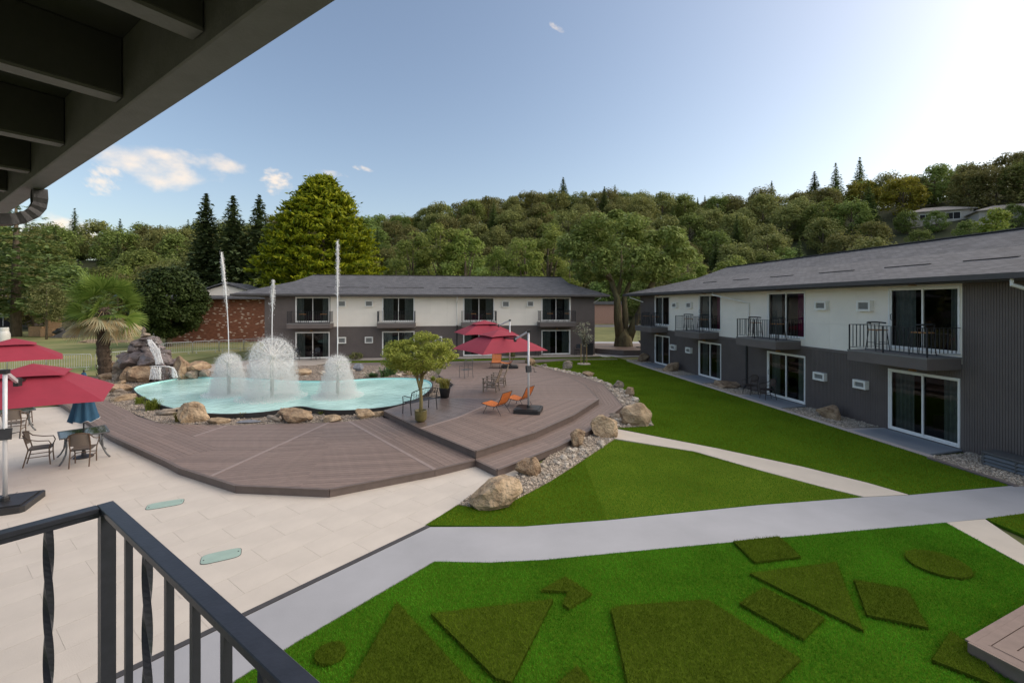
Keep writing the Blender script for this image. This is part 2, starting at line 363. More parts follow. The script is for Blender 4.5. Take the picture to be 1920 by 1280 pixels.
def water_mat():
    m, n, l, p = shader('water'); MATS['water'] = m; n.remove(p)
    t = n.new('ShaderNodeTexCoord'); nz = n.new('ShaderNodeTexNoise'); nz.inputs['Scale'].default_value = 3.2; nz.inputs['Detail'].default_value = 6; nz.inputs['Distortion'].default_value = .6; l.new(t.outputs['Object'], nz.inputs['Vector'])
    bp = n.new('ShaderNodeBump'); bp.inputs['Strength'].default_value = .55; bp.inputs['Distance'].default_value = .06; l.new(nz.outputs['Fac'], bp.inputs['Height'])
    df = n.new('ShaderNodeBsdfDiffuse'); df.inputs[0].default_value = (.60,.93,.88,1); tp = n.new('ShaderNodeBsdfTransparent'); tp.inputs[0].default_value = (.80,.95,.93,1)
    n2 = n.new('ShaderNodeTexNoise'); n2.inputs['Scale'].default_value = .45; n2.inputs['Detail'].default_value = 7; l.new(t.outputs['Object'], n2.inputs['Vector'])
    mr = n.new('ShaderNodeMapRange'); l.new(n2.outputs['Fac'], mr.inputs[0]); mr.inputs[1].default_value = .35; mr.inputs[2].default_value = .65; mr.inputs[3].default_value = .55; mr.inputs[4].default_value = .95
    m0 = n.new('ShaderNodeMixShader'); l.new(mr.outputs[0], m0.inputs[0]); l.new(tp.outputs[0], m0.inputs[1]); l.new(df.outputs[0], m0.inputs[2])
    fr = n.new('ShaderNodeFresnel'); fr.inputs[0].default_value = 1.33; l.new(bp.outputs[0], fr.inputs['Normal']); gl = n.new('ShaderNodeBsdfGlossy'); gl.inputs['Roughness'].default_value = .08; l.new(bp.outputs[0], gl.inputs['Normal'])
    m1 = n.new('ShaderNodeMixShader'); l.new(fr.outputs[0], m1.inputs[0]); l.new(m0.outputs[0], m1.inputs[1]); l.new(gl.outputs[0], m1.inputs[2]); l.new(m1.outputs[0], n['Material Output'].inputs[0])
water_mat()

# ------------------------------------------------------------------ ground and hills
_PH = [-180,-120,-90,-60,-44,-36,-28,-17,-10.6,-4,2.7,9.3,15.7,21.7,27.3,32.3,36.9,40.9,44.6,48.4,60,90,120,180]
_SK = [.05,.06,.10,.11,.118,.138,.160,.178,.205,.226,.240,.240,.232,.215,.210,.205,.210,.215,.215,.225,.24,.23,.15,.05]
def hill_z(x, y):
    r = np.hypot(x, y); ph = np.degrees(np.arctan2(x, y))-8.27; ph = (ph+180) % 360-180
    t = np.clip((r-102)/113, 0, 1); s = t*t*(3-2*t)
    top = np.interp(ph, _PH, _SK)*215+4.3-11
    return s*top+np.clip(r-215, 0, 400)*.06
def polar(name, rs, n, m, z0=0.):
    V = [(0, 0, z0)] if rs[0] == 0 else []; base = len(V); rr = rs[1:] if rs[0] == 0 else rs
    a = np.linspace(0, 2*np.pi, n, endpoint=False)
    for r in rr:
        x, y = r*np.sin(a), r*np.cos(a); z = hill_z(x, y)+z0
        V += list(zip(x, y, z))
    f = [(0, base+(k+1) % n, base+k) for k in range(n)] if base else []
    f += [(base+i*n+k, base+i*n+(k+1) % n, base+(i+1)*n+(k+1) % n, base+(i+1)*n+k) for i in range(len(rr)-1) for k in range(n)]
    return struct(MB().add(V, f).build(name, m, smooth=True))
polar('ground', [0, 20, 60, 104], 96, 'ground_grass', -.06)
polar('hillside', [103.5, 115, 128, 142, 156, 170, 184, 198, 212, 230, 270, 340, 500, 900, 1800], 128, 'hill_soil', -.06)
# lawn field to the left, road behind the motel
field = [(-70.265,38.002), (-20.784,30.81), (-17.844,47.561), (-18.9,78.535), (-98.068,90.042), (-103.103,55.406)]
sheet('field', field, -.03, 'field', .02)
sheet('road', [(-155.862,109.558), (180.602,60.653), (181.897,69.56), (-154.568,118.465)], -.02, 'asphalt', .03)
sheet('parking_lot', [(-88.028,89.594), (-30.632,81.251), (-29.208,91.048), (-86.604,99.391)], -.025, 'asphalt', .02)
# ------------------------------------------------------------------ paved courtyard
d1 = Vector((-0.705,0.709)); d2 = Vector((0.709,0.705))          # directions of the balcony side of the courtyard
K0, K1 = Vector((-0.369,8.985)), Vector((-3.754,5.941))
plaza = [tuple(K0), (0.226,9.825), (0.827,10.32), (1.579,11.14), (2.326,12.017), (0.668,13.14), (-3.17,13.242), (-6.322,14.156), (-12.28,19.435), (-15.22,21.816), (-21.248,20.671), (-24.579,11.657), (-12.163,-0.253), (-6.568,3.481), tuple(K1)]
PB = struct(MB().prism(plaza, -.06, -.0035).build('plaza', 'joint'))
def pave():
    o = K0; w, h, g = .61, 1.22, .0018; full = None; pieces = []
    nx, ny = Vector((d1.x, d1.y)), Vector((d2.x, d2.y)); nx = Vector((-ny.y, ny.x))
    for i in range(-2, 48):
        for j in range(-16, 16):
            a = o+nx*(i*w)+ny*((j+(.5 if i % 2 else 0))*h); cs = [a+nx*g+ny*g, a+nx*(w-g)+ny*g, a+nx*(w-g)+ny*(h-g), a+nx*g+ny*(h-g)]
            p = plaza
            for k in range(4):
                e = cs[(k+1) % 4]-cs[k]; n = Vector((e.y, -e.x))
                if n.dot(cs[k]-(cs[0]+cs[2])/2) < 0: n = -n
                p = clip(p, cs[k].x, cs[k].y, n.x, n.y)
                if len(p) < 3: break
            if len(p) >= 3 and area(p) > .02: pieces.append((area(p), (cs[0]+cs[2])/2, p))
    pieces.sort(key=lambda q: q[1].length)
    rest = MB(); ft = (w-2*g)*(h-2*g); rnd = random.Random(4)
    for k, (ar, c, p) in enumerate(pieces):
        dz = rnd.uniform(-.0003, .0006)
        if k >= 298: rest.prism(p, -.0034, dz); continue
        if ar > ft-.002:
            if full is None:
                full = bpy.data.meshes.new('paving_tile'); q = [Vector(x)-c for x in p]
                b = MB().prism(q, -.003, 0); full.from_pydata(b.v, [], b.f)
            put('paving_tile', full, 'paver', PB, loc=(c.x, c.y, dz))
        else:
            MB().prism([(x[0]-c.x, x[1]-c.y) for x in p], -.003, 0).build('paving_tile', 'paver', PB, loc=(c.x, c.y, dz))
    if rest.v: stuff(rest.build('distant_tiles', 'paver', PB))
pave()
kerb = [tuple(K0), tuple(K1), tuple(K1+(K1-K0)*.6), tuple(K1+(K1-K0)*.6+Vector((0.066,-0.066))), tuple(K0+Vector((0.066,-0.066)))]
struct(MB().prism(kerb, -.05, .012).build('kerb_strip', 'edging'))
gp = [tuple(K0+Vector((0.071,-0.071))), (1.469,8.675), (3.194,8.687), (6.592,8.873), (9.204,8.901), (10.305,8.855), (13.165,8.956), (14.334,8.931), (20.557,9.34), (19.631,6.443), (11.767,7.745), (10.702,7.665), (9.759,7.644), (3.753,7.547), (1.634,7.5), (0.721,7.553), (-0.203,7.719), (-1.864,6.154), (-2.39,5.605), (-3.84,2.781), tuple(K1+(K1-K0)*.6+Vector((0.071,-0.071)))]
sheet('grey_path', gp, .004, 'grey_paint')
sheet('cream_path', [(5.771,15.069), (7.99,12.566), (9.347,10.794), (10.047,9.604), (10.334,8.88), (9.229,8.926), (8.795,9.512), (8.045,10.748), (7.184,12.385), (5.336,13.933)], .006, 'cream_path')
sheet('cream_path', [(9.747,7.634), (10.675,7.646), (9.46,5.294), (9.019,4.348)], .006, 'cream_path')
# ------------------------------------------------------------------ artificial lawns
rng = np.random.default_rng(7)
def blades(name, X, Y, z, h, w, m, parent=None, kind='stuff', lean=.5):
    n = len(X); a = rng.uniform(0, 2*np.pi, n); hh = h*rng.uniform(.6, 1.15, n)
    lx, ly = rng.normal(0, lean, n)*hh, rng.normal(0, lean, n)*hh
    zz = np.full(n, z)
    V = np.stack([np.stack([X-np.cos(a)*w/2, Y-np.sin(a)*w/2, zz], 1), np.stack([X+np.cos(a)*w/2, Y+np.sin(a)*w/2, zz], 1), np.stack([X+lx, Y+ly, zz+hh], 1)], 1).reshape(-1, 3)
    o = put(name, raw_mesh(name, V, np.arange(3*n).reshape(n, 3)), m, parent)
    o['kind'] = kind; return o
def lawn(name, poly, dens, h, w, m, pale=None):
    s = struct(MB().prism(poly, -.05, .004).build(name, 'turf_base'))
    X, Y = scatter(poly, dens, rng)
    if pale is not None:
        k = inside(pale, X, Y); blades('pale_turf', X[k], Y[k], .003, h, w, 'turf_pale', s); X, Y = X[~k], Y[~k]
    blades('turf', X, Y, .003, h, w, m, s)
front = [(-0.185,7.701), (0.719,7.538), (1.631,7.485), (3.745,7.531), (9.735,7.625), (8.963,4.306), (6.596,2.275), (-2.113,3.541), (-2.662,4.631), (-2.375,5.595), (-1.848,6.143)]
lawn('front_lawn', front, 5200, .032, .0075, 'turf_blade')
tri = [(-0.401,9.011), (0.248,9.795), (0.569,9.645), (1.051,9.588), (1.424,9.797), (1.964,10.274), (2.508,10.783), (3.309,11.632), (4.286,12.71), (5.294,13.823), (7.158,12.34), (8.019,10.714), (8.77,9.484), (9.18,8.904), (6.609,8.897), (3.202,8.709), (1.473,8.696)]
lawn('triangle_lawn', tri, 2600, .032, .009, 'turf_far', [(3.76,12.147), (5.422,14.157), (9.606,8.758), (3.155,8.582)])
big = [(6.243,31.463), (7.798,28.4), (8.572,25.907), (8.704,22.881), (8.685,20.476), (8.152,18.323), (7.278,15.198), (5.851,15.126), (8.02,12.613), (9.378,10.829), (10.077,9.632), (10.372,8.889), (13.191,8.984), (13.24,9.05), (13.24,10.85), (13.41,11.0), (13.41,30.5), (13.7,33.0), (13.547,35.852), (10.179,34.858), (6.67,32.422)]
lawn('courtyard_lawn', big, 1100, .035, .013, 'turf_far')
lawn('corner_lawn', [(10.712,7.663), (11.767,7.745), (10.989,6.083), (10.536,5.744)], 2500, .032, .009, 'turf_far')
stripf = [(-8.089,34.725), (-1.018,34.707), (10.338,34.977), (12.728,34.73), (12.602,35.254), (-0.875,35.697), (-7.974,35.516)]
lawn('lawn_strip', stripf, 300, .05, .02, 'turf_far')
# ------------------------------------------------------------------ walks by the buildings
sheet('brown_walk', [(-9.395,32.691), (-0.403,31.991), (5.794,32.909), (10.25,33.676), (13.178,33.654), (13.392,34.432), (10.423,34.863), (-0.058,34.366), (-8.104,34.626)], .012, 'brown_walk')
sheet('side_walk', [(-20.263,30.229), (-16.97,29.245), (-9.565,32.918), (-8.158,35.644), (-14.047,38.925)], .006, 'light_walk')
sheet('concrete_walk', [(-13.9, 36.1), (12.6, 36.1), (12.6, 37.4), (-13.9, 37.4)], .03, 'light_walk', .05)
sheet('back_walk', [(12.616,35.353), (19.32,35.591), (23.313,49.158), (15.891,50.237), (12.681,38.577)], .01, 'grey_paint')
sheet('slab_walk', [(-21.978,22.596), (-16.448,23.106), (-16.98,25.002), (-22.68,24.719)], .01, 'grey_paint')
sheet('garden_border', [(-22.227,25.058), (-16.838,25.285), (-16.379,22.187), (-14.963,22.89), (-14.991,28.957), (-20.489,30.06), (-22.807,30.801), (-25.948,30.045)], .008, 'brown_walk')
# strip by the right-hand wing: border, painted patios, gravel between them
RD = [(29.05,31.25), (23.2,25.45), (17.25,19.55), (11.4,13.6)]
sheet('concrete_border', [(13.43,10.95), (13.68,10.95), (13.68,32.4), (14.1,33.4), (13.8,33.5), (13.43,32.5)], .012, 'border')
for y0, y1 in RD:
    sheet('patio_slab', [(13.685,y0-.25), (15.04,y0-.05), (15.04,y1+.05), (13.685,y1+.05)], .016, 'patio_paint', .05)
    sheet('patio_border', [(13.685,y1+.055), (15.04,y1+.055), (15.04,y1+.2), (13.685,y1+.3)], .014, 'border', .05)
sheet('edging_strip', [(13.25,8.9), (13.38,8.9), (13.42,10.9), (13.28,10.9)], .03, 'brown_walk', .06)
GR = []
for y0, y1 in ((8.9,11.1), (13.95,16.95), (19.9,22.9), (25.8,28.75), (31.6,33.3)):
    GR.append([(13.69 if y0 > 10 else 13.4, y0), (15.03, y0), (15.03, y1), (13.69 if y0 > 10 else 13.43, y1-.1)])

# ------------------------------------------------------------------ pool outline
def smooth_loop(P, it=2):
    for _ in range(it):
        Q = []
        for i in range(len(P)):
            a, b = P[i], P[(i+1) % len(P)]; Q += [(a[0]*.75+b[0]*.25, a[1]*.75+b[1]*.25), (a[0]*.25+b[0]*.75, a[1]*.25+b[1]*.75)]
        P = Q
    return P
pool = smooth_loop([(-14.938,24.336), (-13.894,22.707), (-11.693,20.251), (-10.165,18.804), (-8.542,17.811), (-7.248,17.623), (-6.212,17.97), (-5.672,18.79), (-4.731,17.927), (-3.86,17.628), (-2.772,17.774), (-1.742,18.313), (-0.912,19.978), (-0.568,22.539), (-0.887,24.252), (-1.882,25.098), (-3.721,25.275), (-4.836,24.911), (-5.879,24.558), (-8.112,25.049), (-10.394,26.245), (-12.719,26.855), (-13.998,27.226), (-14.587,25.824)], 2)
# ------------------------------------------------------------------ gravel beds
def rock_mesh(seed, sub=2, rough=.42, cuts=11):
    b = bmesh.new(); bmesh.ops.create_icosphere(b, subdivisions=sub, radius=1); rd = random.Random(seed); off = Vector((rd.uniform(-50,50), rd.uniform(-50,50), rd.uniform(-50,50)))
    pl = [(Vector((rd.gauss(0,1), rd.gauss(0,1), rd.gauss(0,.8))).normalized(), rd.uniform(.48,.86)) for _ in range(cuts)]
    for v in b.verts:
        p = v.co.copy()
        for n, d in pl:
            k = p.dot(n)-d
            if k > 0: p -= n*k*.97
        p *= 1+rough*noise.fractal(p*1.3+off, .9, 2.0, 4)*.5
        v.co = p+Vector((0,0,0))
    b.normal_update(); me = bpy.data.meshes.new('rock'); b.to_mesh(me); b.free(); return me
def stone_field(name, poly, dens, size, m, z, parent, seed, keep_out=None):
    """small gravel stones, too many to count"""
    g = np.random.default_rng(seed); X, Y = scatter(poly, dens, g)
    if keep_out: k = ~inside(keep_out, X, Y); X, Y = X[k], Y[k]
    n = len(X)
    base = np.array([(1,0,0),(.2,.95,0),(-.9,.45,0),(-.75,-.7,0),(.35,-.95,0),(.1,.05,.75),(-.1,0,-.5)])
    tri = np.array([(0,1,5),(1,2,5),(2,3,5),(3,4,5),(4,0,5),(1,0,6),(2,1,6),(3,2,6),(4,3,6),(0,4,6)])
    s = size*g.lognormal(0, .35, n); a = g.uniform(0, 2*np.pi, n)
    V = base[None]*s[:,None,None]*g.uniform(.7, 1.25, (n,7,1))
    ca, sa = np.cos(a)[:,None], np.sin(a)[:,None]
    V = np.stack([V[...,0]*ca-V[...,1]*sa+X[:,None], V[...,0]*sa+V[...,1]*ca+Y[:,None], V[...,2]+z+s[:,None]*.25], -1)
    Fq = (tri[None]+7*np.arange(n)[:,None,None]).reshape(-1, 3)
    return stuff(put(name, raw_mesh(name, V.reshape(-1,3), Fq), m, parent))
COB = [rock_mesh(900+i, 1, .25, 3) for i in range(7)]
def cobbles(poly, n, lo, hi, z, parent, seed, m='cobble'):
    g = random.Random(seed); xs = [p[0] for p in poly]; ys = [p[1] for p in poly]; k = 0; tries = 0
    while k < n and tries < 9000:
        tries += 1; x, y = g.uniform(min(xs), max(xs)), g.uniform(min(ys), max(ys))
        if not inside(poly, np.array([x]), np.array([y]))[0]: continue
        me = COB[g.randrange(7)]
        if me.materials: pass
        o = put('stone', me, m, parent, loc=(x, y, z)); s = g.uniform(lo, hi)*(1.5 if g.random() < .12 else 1)
        o.scale = (s, s*g.uniform(.65,1), s*g.uniform(.5,.75)); o.rotation_euler = (g.uniform(-.3,.3), g.uniform(-.3,.3), g.uniform(0,6.3)); o.location.z = z+s*.28; k += 1
step_o = [(0.784,12.09), (1.262,11.272), (3.161,12.841), (4.727,14.451), (7.065,17.566), (7.53,19.795), (7.991,22.514), (7.576,25.401), (6.707,27.665), (5.975,29.746)]
bedA = [(0.52,10.22), (1.579,11.14), (2.251,11.629), (3.203,13.012), (4.783,14.621), (5.749,15.637), (5.661,14.882), (5.315,13.877), (4.301,12.755), (3.32,11.67), (2.514,10.809), (1.969,10.304), (1.426,9.81), (1.052,9.601), (0.569,9.645), (0.271,9.818)]
bedB = [(5.749,15.637), (7.186,17.866), (7.679,20.185), (8.176,23.037), (7.79,26.121), (6.889,28.415), (6.233,31.607), (6.449,31.349), (7.829,28.514), (8.604,26.003), (8.733,22.956), (8.71,20.537), (8.152,18.323), (7.278,15.198), (5.734,15.074)]
for nm, poly, cob, sd in (('gravel_bed', bedA, 85, 1), ('gravel_bed', bedB, 170, 2)):
    b = struct(MB().prism(poly, -.05, .006).build(nm, 'gravel_base'))
    stone_field('gravel', poly, 950, .019, 'pebble', .008, b, sd); cobbles(poly, cob, .05, .105 if sd == 1 else .14, .01, b, sd)
for i, poly in enumerate(GR):
    b = struct(MB().prism(poly, -.05, .006).build('gravel_bed', 'gravel_base')); stone_field('gravel', poly, 800, .02, 'pebble', .008, b, 10+i)
poolbed = [(-15.305,22.733), (-13.391,20.728), (-12.007,19.411), (-9.731,17.317), (-7.382,16.793), (-3.394,16.736), (-2.27,17.084), (-2.483,18.384), (-1.855,19.051), (-0,20.747), (0.434,23.57), (-0.401,26.889), (-0.849,28.923), (-2.526,31.289), (-9.439,32.394), (-14.832,30.046), (-19.528,29.718), (-19.03,25.502), (-15.868,22.921)]
PBED = struct(MB().prism(poolbed, -.05, .16).build('pool_garden', 'gravel_base'))
stone_field('gravel', poolbed, 260, .022, 'pebble_dark', .162, PBED, 21, pool)
farbed = [(-8.794,29.876), (-1.316,28.486), (-0.614,26.363), (-0.96,23.987), (-2.342,25.603), (-5.253,26.43), (-8.688,27.132)]
cobbles(farbed, 70, .06, .15, .16, PBED, 5)
for sd, pl in ((6, [(-8.231,17.127), (-3.421,16.867), (-2.679,17.546), (-5.489,18.121), (-8.536,17.762)]), (8, [(-14.639,22.176), (-9.982,17.671), (-9.872,18.428), (-13.719,22.386)])):
    cobbles(pl, 26, .03, .07, .16, PBED, sd)
# ------------------------------------------------------------------ decks of single boards
def boards(parent, poly, ang, m='deck', z=.18, w=.14, gap=.007, th=.025, name='deck_board', zoff=0.):
    d = Vector((math.cos(ang), math.sin(ang))); n = Vector((-d.y, d.x)); ts = [n.x*p[0]+n.y*p[1] for p in poly]; t = min(ts)-random.random()*.05; k = 0
    while t < max(ts):
        p = clip(clip(poly, n.x*(t+w-gap/2), n.y*(t+w-gap/2), n.x, n.y), n.x*(t+gap/2), n.y*(t+gap/2), -n.x, -n.y)
        if len(p) >= 3 and area(p) > .004:
            cx = sum(q[0] for q in p)/len(p); cy = sum(q[1] for q in p)/len(p); ca, sa = d.x, d.y
            loc = [((q[0]-cx)*ca+(q[1]-cy)*sa, -(q[0]-cx)*sa+(q[1]-cy)*ca) for q in p]
            MB().prism(loc, -th, 0).build(name, m, parent, loc=(cx, cy, z+random.uniform(-.0012,.0012)+zoff), rz=ang); k += 1
        t += w
    return k
def fascia(parent, pts, z0, z1, th=.03, m='deck_edge'):
    for a, b in zip(pts, pts[1:]):
        a, b = Vector(a), Vector(b); L = (b-a).length; k = max(1, round(L/3.2))
        for i in range(k):
            p, q = a.lerp(b, i/k), a.lerp(b, (i+1)/k); e = (q-p).normalized()*.003
            MB().bar((p.x+e.x, p.y+e.y, (z0+z1)/2), (q.x-e.x, q.y-e.y, (z0+z1)/2), th, z1-z0).build('fascia_board', m, parent)
            MB().bar((p.x+e.x, p.y+e.y, z1+.002), (q.x-e.x, q.y-e.y, z1+.002), th+.05, .022).build('nosing_board', m, parent)
def A(p, q): return math.atan2(q[1]-p[1], q[0]-p[0])
random.seed(11)
low = thing('lower_deck', 'long low brown composite deck curving round the front of the pool', 'deck')
lo_out = [(-17.815,24.821), (-16.49,22.126), (-10.426,15.975), (-7.285,13.179), (-6.673,12.594), (-4.727,11.163), (-2.565,10.622), (-0.277,11.515), (0.784,12.09)]
lo_in = [(-16.145,25.184), (-15.231,22.624), (-11.961,19.337), (-9.684,17.233), (-7.346,16.712), (-4.03,16.611), (-3.378,16.655), (-2.27,17.081)]
MB().prism(lo_out+[(-0.617,15.011)]+lo_in[::-1], -.05, .148).build('deck_frame', 'under', low)
i2, i3, i4, i5 = lo_in[3], lo_in[4], lo_in[5], lo_in[6]
qa = (-11.891,17.373); qb = (-11.222,18.542)
boards(low, [lo_out[0], lo_out[1], qa, qb, lo_in[2], lo_in[1], lo_in[0]], A((-16.49,22.126), (-10.426,15.975)))
sb0, sb1 = (-8.888,14.593), (-8.707,16.313)
boards(low, [qa, (-10.426,15.975), sb0, sb1, i2, qb], A((-10.426,15.975), (-7.285,13.179)))
sc1 = (-6.439,14.04); sc2 = (-7.776,15.45)
boards(low, [sb0, (-7.285,13.179), sc1, sc2, sb1], A((-10.426,15.975), (-7.285,13.179)))
boards(low, [sb1, sc2, i3, i2], A((-10.426,15.975), (-7.285,13.179)))
sd0, sd1 = (-5.575,11.822), i4
boards(low, [(-7.285,13.179), (-6.673,12.594), sd0, sd1, i3, sc2, sc1], A((-7.263,14.928), (-5.033,14.604)), 'deck')
sf0, sfm, sf1 = i5, (-1.904,14.095), (-0.277,11.515)
se0, se1 = (-3.353,13.763), (-3.246,10.81)
boards(low, [sd0, (-4.727,11.163), se1, se0, (-3.88,14.884), sd1], A((-5.492,13.002), (-3.977,13.127)))
boards(low, [sd1, (-3.88,14.884), se0, se1, (-2.565,10.622), sf1, sf0], A((-3.145,13.14), (-1.424,13.121)))
boards(low, [sf0, sfm, (-1.036,14.705), (-0.628,15.268), lo_in[7]], A(sf0, sf1))
boards(low, [sfm, sf1, (0.784,12.09), (-0.628,15.268), (-1.036,14.705)], A(sf0, sf1))
for a, b in ((sd0, sd1), (sf0, sf1), (sc2, i3)):      # lighter border boards laid along the joints
    MB().bar((a[0], a[1], .179), (b[0], b[1], .179), .10, .012).build('border_board', 'deck_light', low)
fascia(low, lo_out, -.01, .168)
up = thing('upper_deck', 'raised brown composite deck with two red umbrellas and orange loungers', 'deck')
U = [(-2.256,17.265), (-0.766,14.613), (0.79,12.172), (2.683,13.689), (4.438,15.6), (6.233,18.077), (6.664,21.188), (6.617,23.883), (6.078,25.722), (5.536,28.075)]
UB = [(5.207,29.684), (1.281,30.813), (-0.134,29.148), (-0.38,25.46), (0.412,22.391), (0.046,20.226), (-0.789,19.205), (-1.756,18.039)]
MB().prism(U+UB, -.05, .348).build('deck_frame', 'under', up)
lc, rc = (0.044,19.192), U[5]; mx = (0.478,15.944); m3 = (2.283,18.79)
boards(up, [U[1], U[2], U[3], mx], A(U[1], U[2]), 'deck', .38)
boards(up, [U[0], U[1], mx, m3, lc, UB[6], UB[7]], A(U[0], U[1])+.25, 'deck_wet', .38)
boards(up, [mx, U[3], U[4], U[5], m3], A(U[3], U[4]), 'deck', .38)
boards(up, [lc, m3, rc, U[6], (5.871,21.977), (1.123,22.066), UB[4], UB[5]], A(lc, rc), 'deck', .38)
boards(up, [(1.123,22.066), (5.871,21.977), U[6], U[7], (3.103,25.541)], A((1.123,22.066), (4.893,25.28)), 'deck', .38)
boards(up, [UB[4], (1.123,22.066), (3.103,25.541), UB[1], UB[2], UB[3]], A(UB[1], UB[0])+.5, 'deck', .38)
boards(up, [(3.103,25.541), U[7], U[8], U[9], UB[0], UB[1]], A(UB[1], UB[0]), 'deck', .38)
MB().bar((U[1][0], U[1][1], .379), (mx[0], mx[1], .379), .12, .012).build('border_board', 'deck_light', up)
MB().bar((lc[0], lc[1], .379), (rc[0], rc[1], .379), .10, .012).build('border_board', 'deck_light', up)
MB().bar((mx[0], mx[1], .379), (m3[0], m3[1], .379), .10, .012).build('border_board', 'deck_light', up)
fascia(up, [UB[7]]+U[:9], .182, .368); fascia(up, [UB[3], UB[4], UB[5]], .1, .368)
stp = thing('deck_step', 'single brown step wrapping the right side of the raised deck', 'step')
si = U[2:10]
def quadstrip(o, i):
    for k in range(len(o)-1): yield [o[k], o[k+1], i[min(k+1, len(i)-1)], i[min(k, len(i)-1)]]
so = step_o[1:]
MB().prism(step_o+si[::-1], -.05, .148).build('deck_frame', 'under', stp)
boards(stp, [step_o[0], step_o[1], step_o[2], U[3], U[2]], A(step_o[1], step_o[2]))
for o0, o1, u0, u1 in ((2,3,3,4), (3,4,4,5), (4,5,5,6), (5,6,6,6), (6,7,6,7), (7,8,7,8), (8,9,8,9)):
    q = [step_o[o0], step_o[o1], U[u1], U[u0]]
    if u0 == u1: q = q[:3]
    boards(stp, q, A(step_o[o0], step_o[o1]))
fascia(stp, step_o, -.01, .168)
# corner of another platform at the right foot of the picture
pf = thing('corner_platform', 'corner of a brown board platform standing on the bright lawn', 'platform')
c0, c1, c2 = Vector((6.308,4.684)), Vector((7.702,5.07)), Vector((6.012,4.104)); ea = (c1-c0).normalized(); eb = Vector((ea.y, -ea.x))
if eb.dot(c2-c0) < 0: eb = -eb
cc = lambda a, b: tuple(c0+ea*a+eb*b)
MB().prism([cc(0,0), cc(3,0), cc(3,3), cc(0,3)], -.02, .16).build('deck_frame', 'deck_dark', pf)
boards(pf, [cc(0,0), cc(.14,.14), cc(.14,2.86), cc(0,3)], math.atan2(eb.y, eb.x), z=.2, w=.15); boards(pf, [cc(0,0), cc(3,0), cc(2.86,.14), cc(.14,.14)], math.atan2(ea.y, ea.x), z=.2, w=.15)
boards(pf, [cc(.15,.15), cc(2.8,.15), cc(2.8,2.8)], math.atan2(ea.y, ea.x), z=.2, w=.28, gap=.012); boards(pf, [cc(.15,.15), cc(2.8,2.8), cc(.15,2.8)], math.atan2(eb.y, eb.x), z=.2, w=.28, gap=.012)
fascia(pf, [cc(3,0), cc(0,0), cc(0,3)], -.01, .186, m='deck')
# ------------------------------------------------------------------ pool
def offset(P, d):
    out = []; n = len(P); a = sum(P[i-1][0]*P[i][1]-P[i][0]*P[i-1][1] for i in range(n)); sg = 1 if a > 0 else -1
    for i in range(n):
        t = Vector(P[(i+1) % n])-Vector(P[i-1]); t.normalize(); out.append((P[i][0]+t.y*d*sg, P[i][1]-t.x*d*sg))
    return out
PL = thing('fountain_pool', 'freeform turquoise pool with a black rim and milky water', 'pool')
def ring(inner, outer, z0, z1):
    n = len(inner); m = MB(); v = [(p[0],p[1],z) for z in (z0,z1) for q in (inner, outer) for p in q]
    f = []
    for i in range(n):
        j = (i+1) % n; f += [(2*n+i, 3*n+i, 3*n+j, 2*n+j), (i, j, n+j, n+i)[::-1], (n+i, n+j, 3*n+j, 3*n+i), (i, 2*n+i, 2*n+j, j)]
    return m.add(v, f)
ring(offset(pool, -.03), offset(pool, .03), .0, .35).build('rim', 'pool_rim', PL)
ring(offset(pool, -.06), offset(pool, -.032), .168, .335).build('wall', 'pool_wall', PL)
MB().prism(offset(pool, -.031), .10, .166).build('floor', 'pool_wall', PL)
w_ = offset(pool, -.062)
MB().add([(p[0], p[1], .28) for p in (w_ if sum(w_[i-1][0]*w_[i][1]-w_[i][0]*w_[i-1][1] for i in range(len(w_))) > 0 else w_[::-1])], [tuple(range(len(w_)))]).build('water', 'water', PL)

# ------------------------------------------------------------------ motel wings
# a wing is built in its own frame: local x along the facade, local y into the building, facade at y = 0
def uv_planar(me, ux, vx, o=(0,0,0)):
    uv = me.uv_layers.new(name='UVMap'); ux, vx, o = Vector(ux), Vector(vx), Vector(o)
    for lp in me.loops:
        c = me.vertices[lp.vertex_index].co-o; uv.data[lp.index].uv = (c.dot(ux), c.dot(vx))
def uv_faces(me):
    """metres along each face: u level, v up the slope"""
    uv = me.uv_layers.new(name='UVMap')
    for p in me.polygons:
        n = p.normal; u = Vector((-n.y, n.x, 0)); u = u.normalized() if u.length > 1e-4 else Vector((1,0,0)); v = n.cross(u)
        for li in p.loop_indices:
            c = me.vertices[me.loops[li].vertex_index].co; uv.data[li].uv = (c.dot(u), c.dot(v))
def wall_cells(x0, x1, z0, z1, holes, y0, y1):
    xs = sorted({x0, x1, *[max(x0, min(x1, h[i])) for h in holes for i in (0,1)]}); m = MB()
    for a, b in zip(xs, xs[1:]):
        if b-a < .001: continue
        hz = sorted((max(z0, h[2]), min(z1, h[3])) for h in holes if h[0] < (a+b)/2 < h[1] and h[3] > z0 and h[2] < z1); z = z0
        for p, q in hz+[(z1, z1)]:
            if p-z > .001: m.bx(a, b, y0, y1, z, p)
            z = q
    return m
SHARE = {}
def shared(key, fn):
    if key not in SHARE:
        b = fn(); me = bpy.data.meshes.new(key[0]); me.from_pydata(b.v, [], b.f); me.update(); SHARE[key] = me
    return SHARE[key]
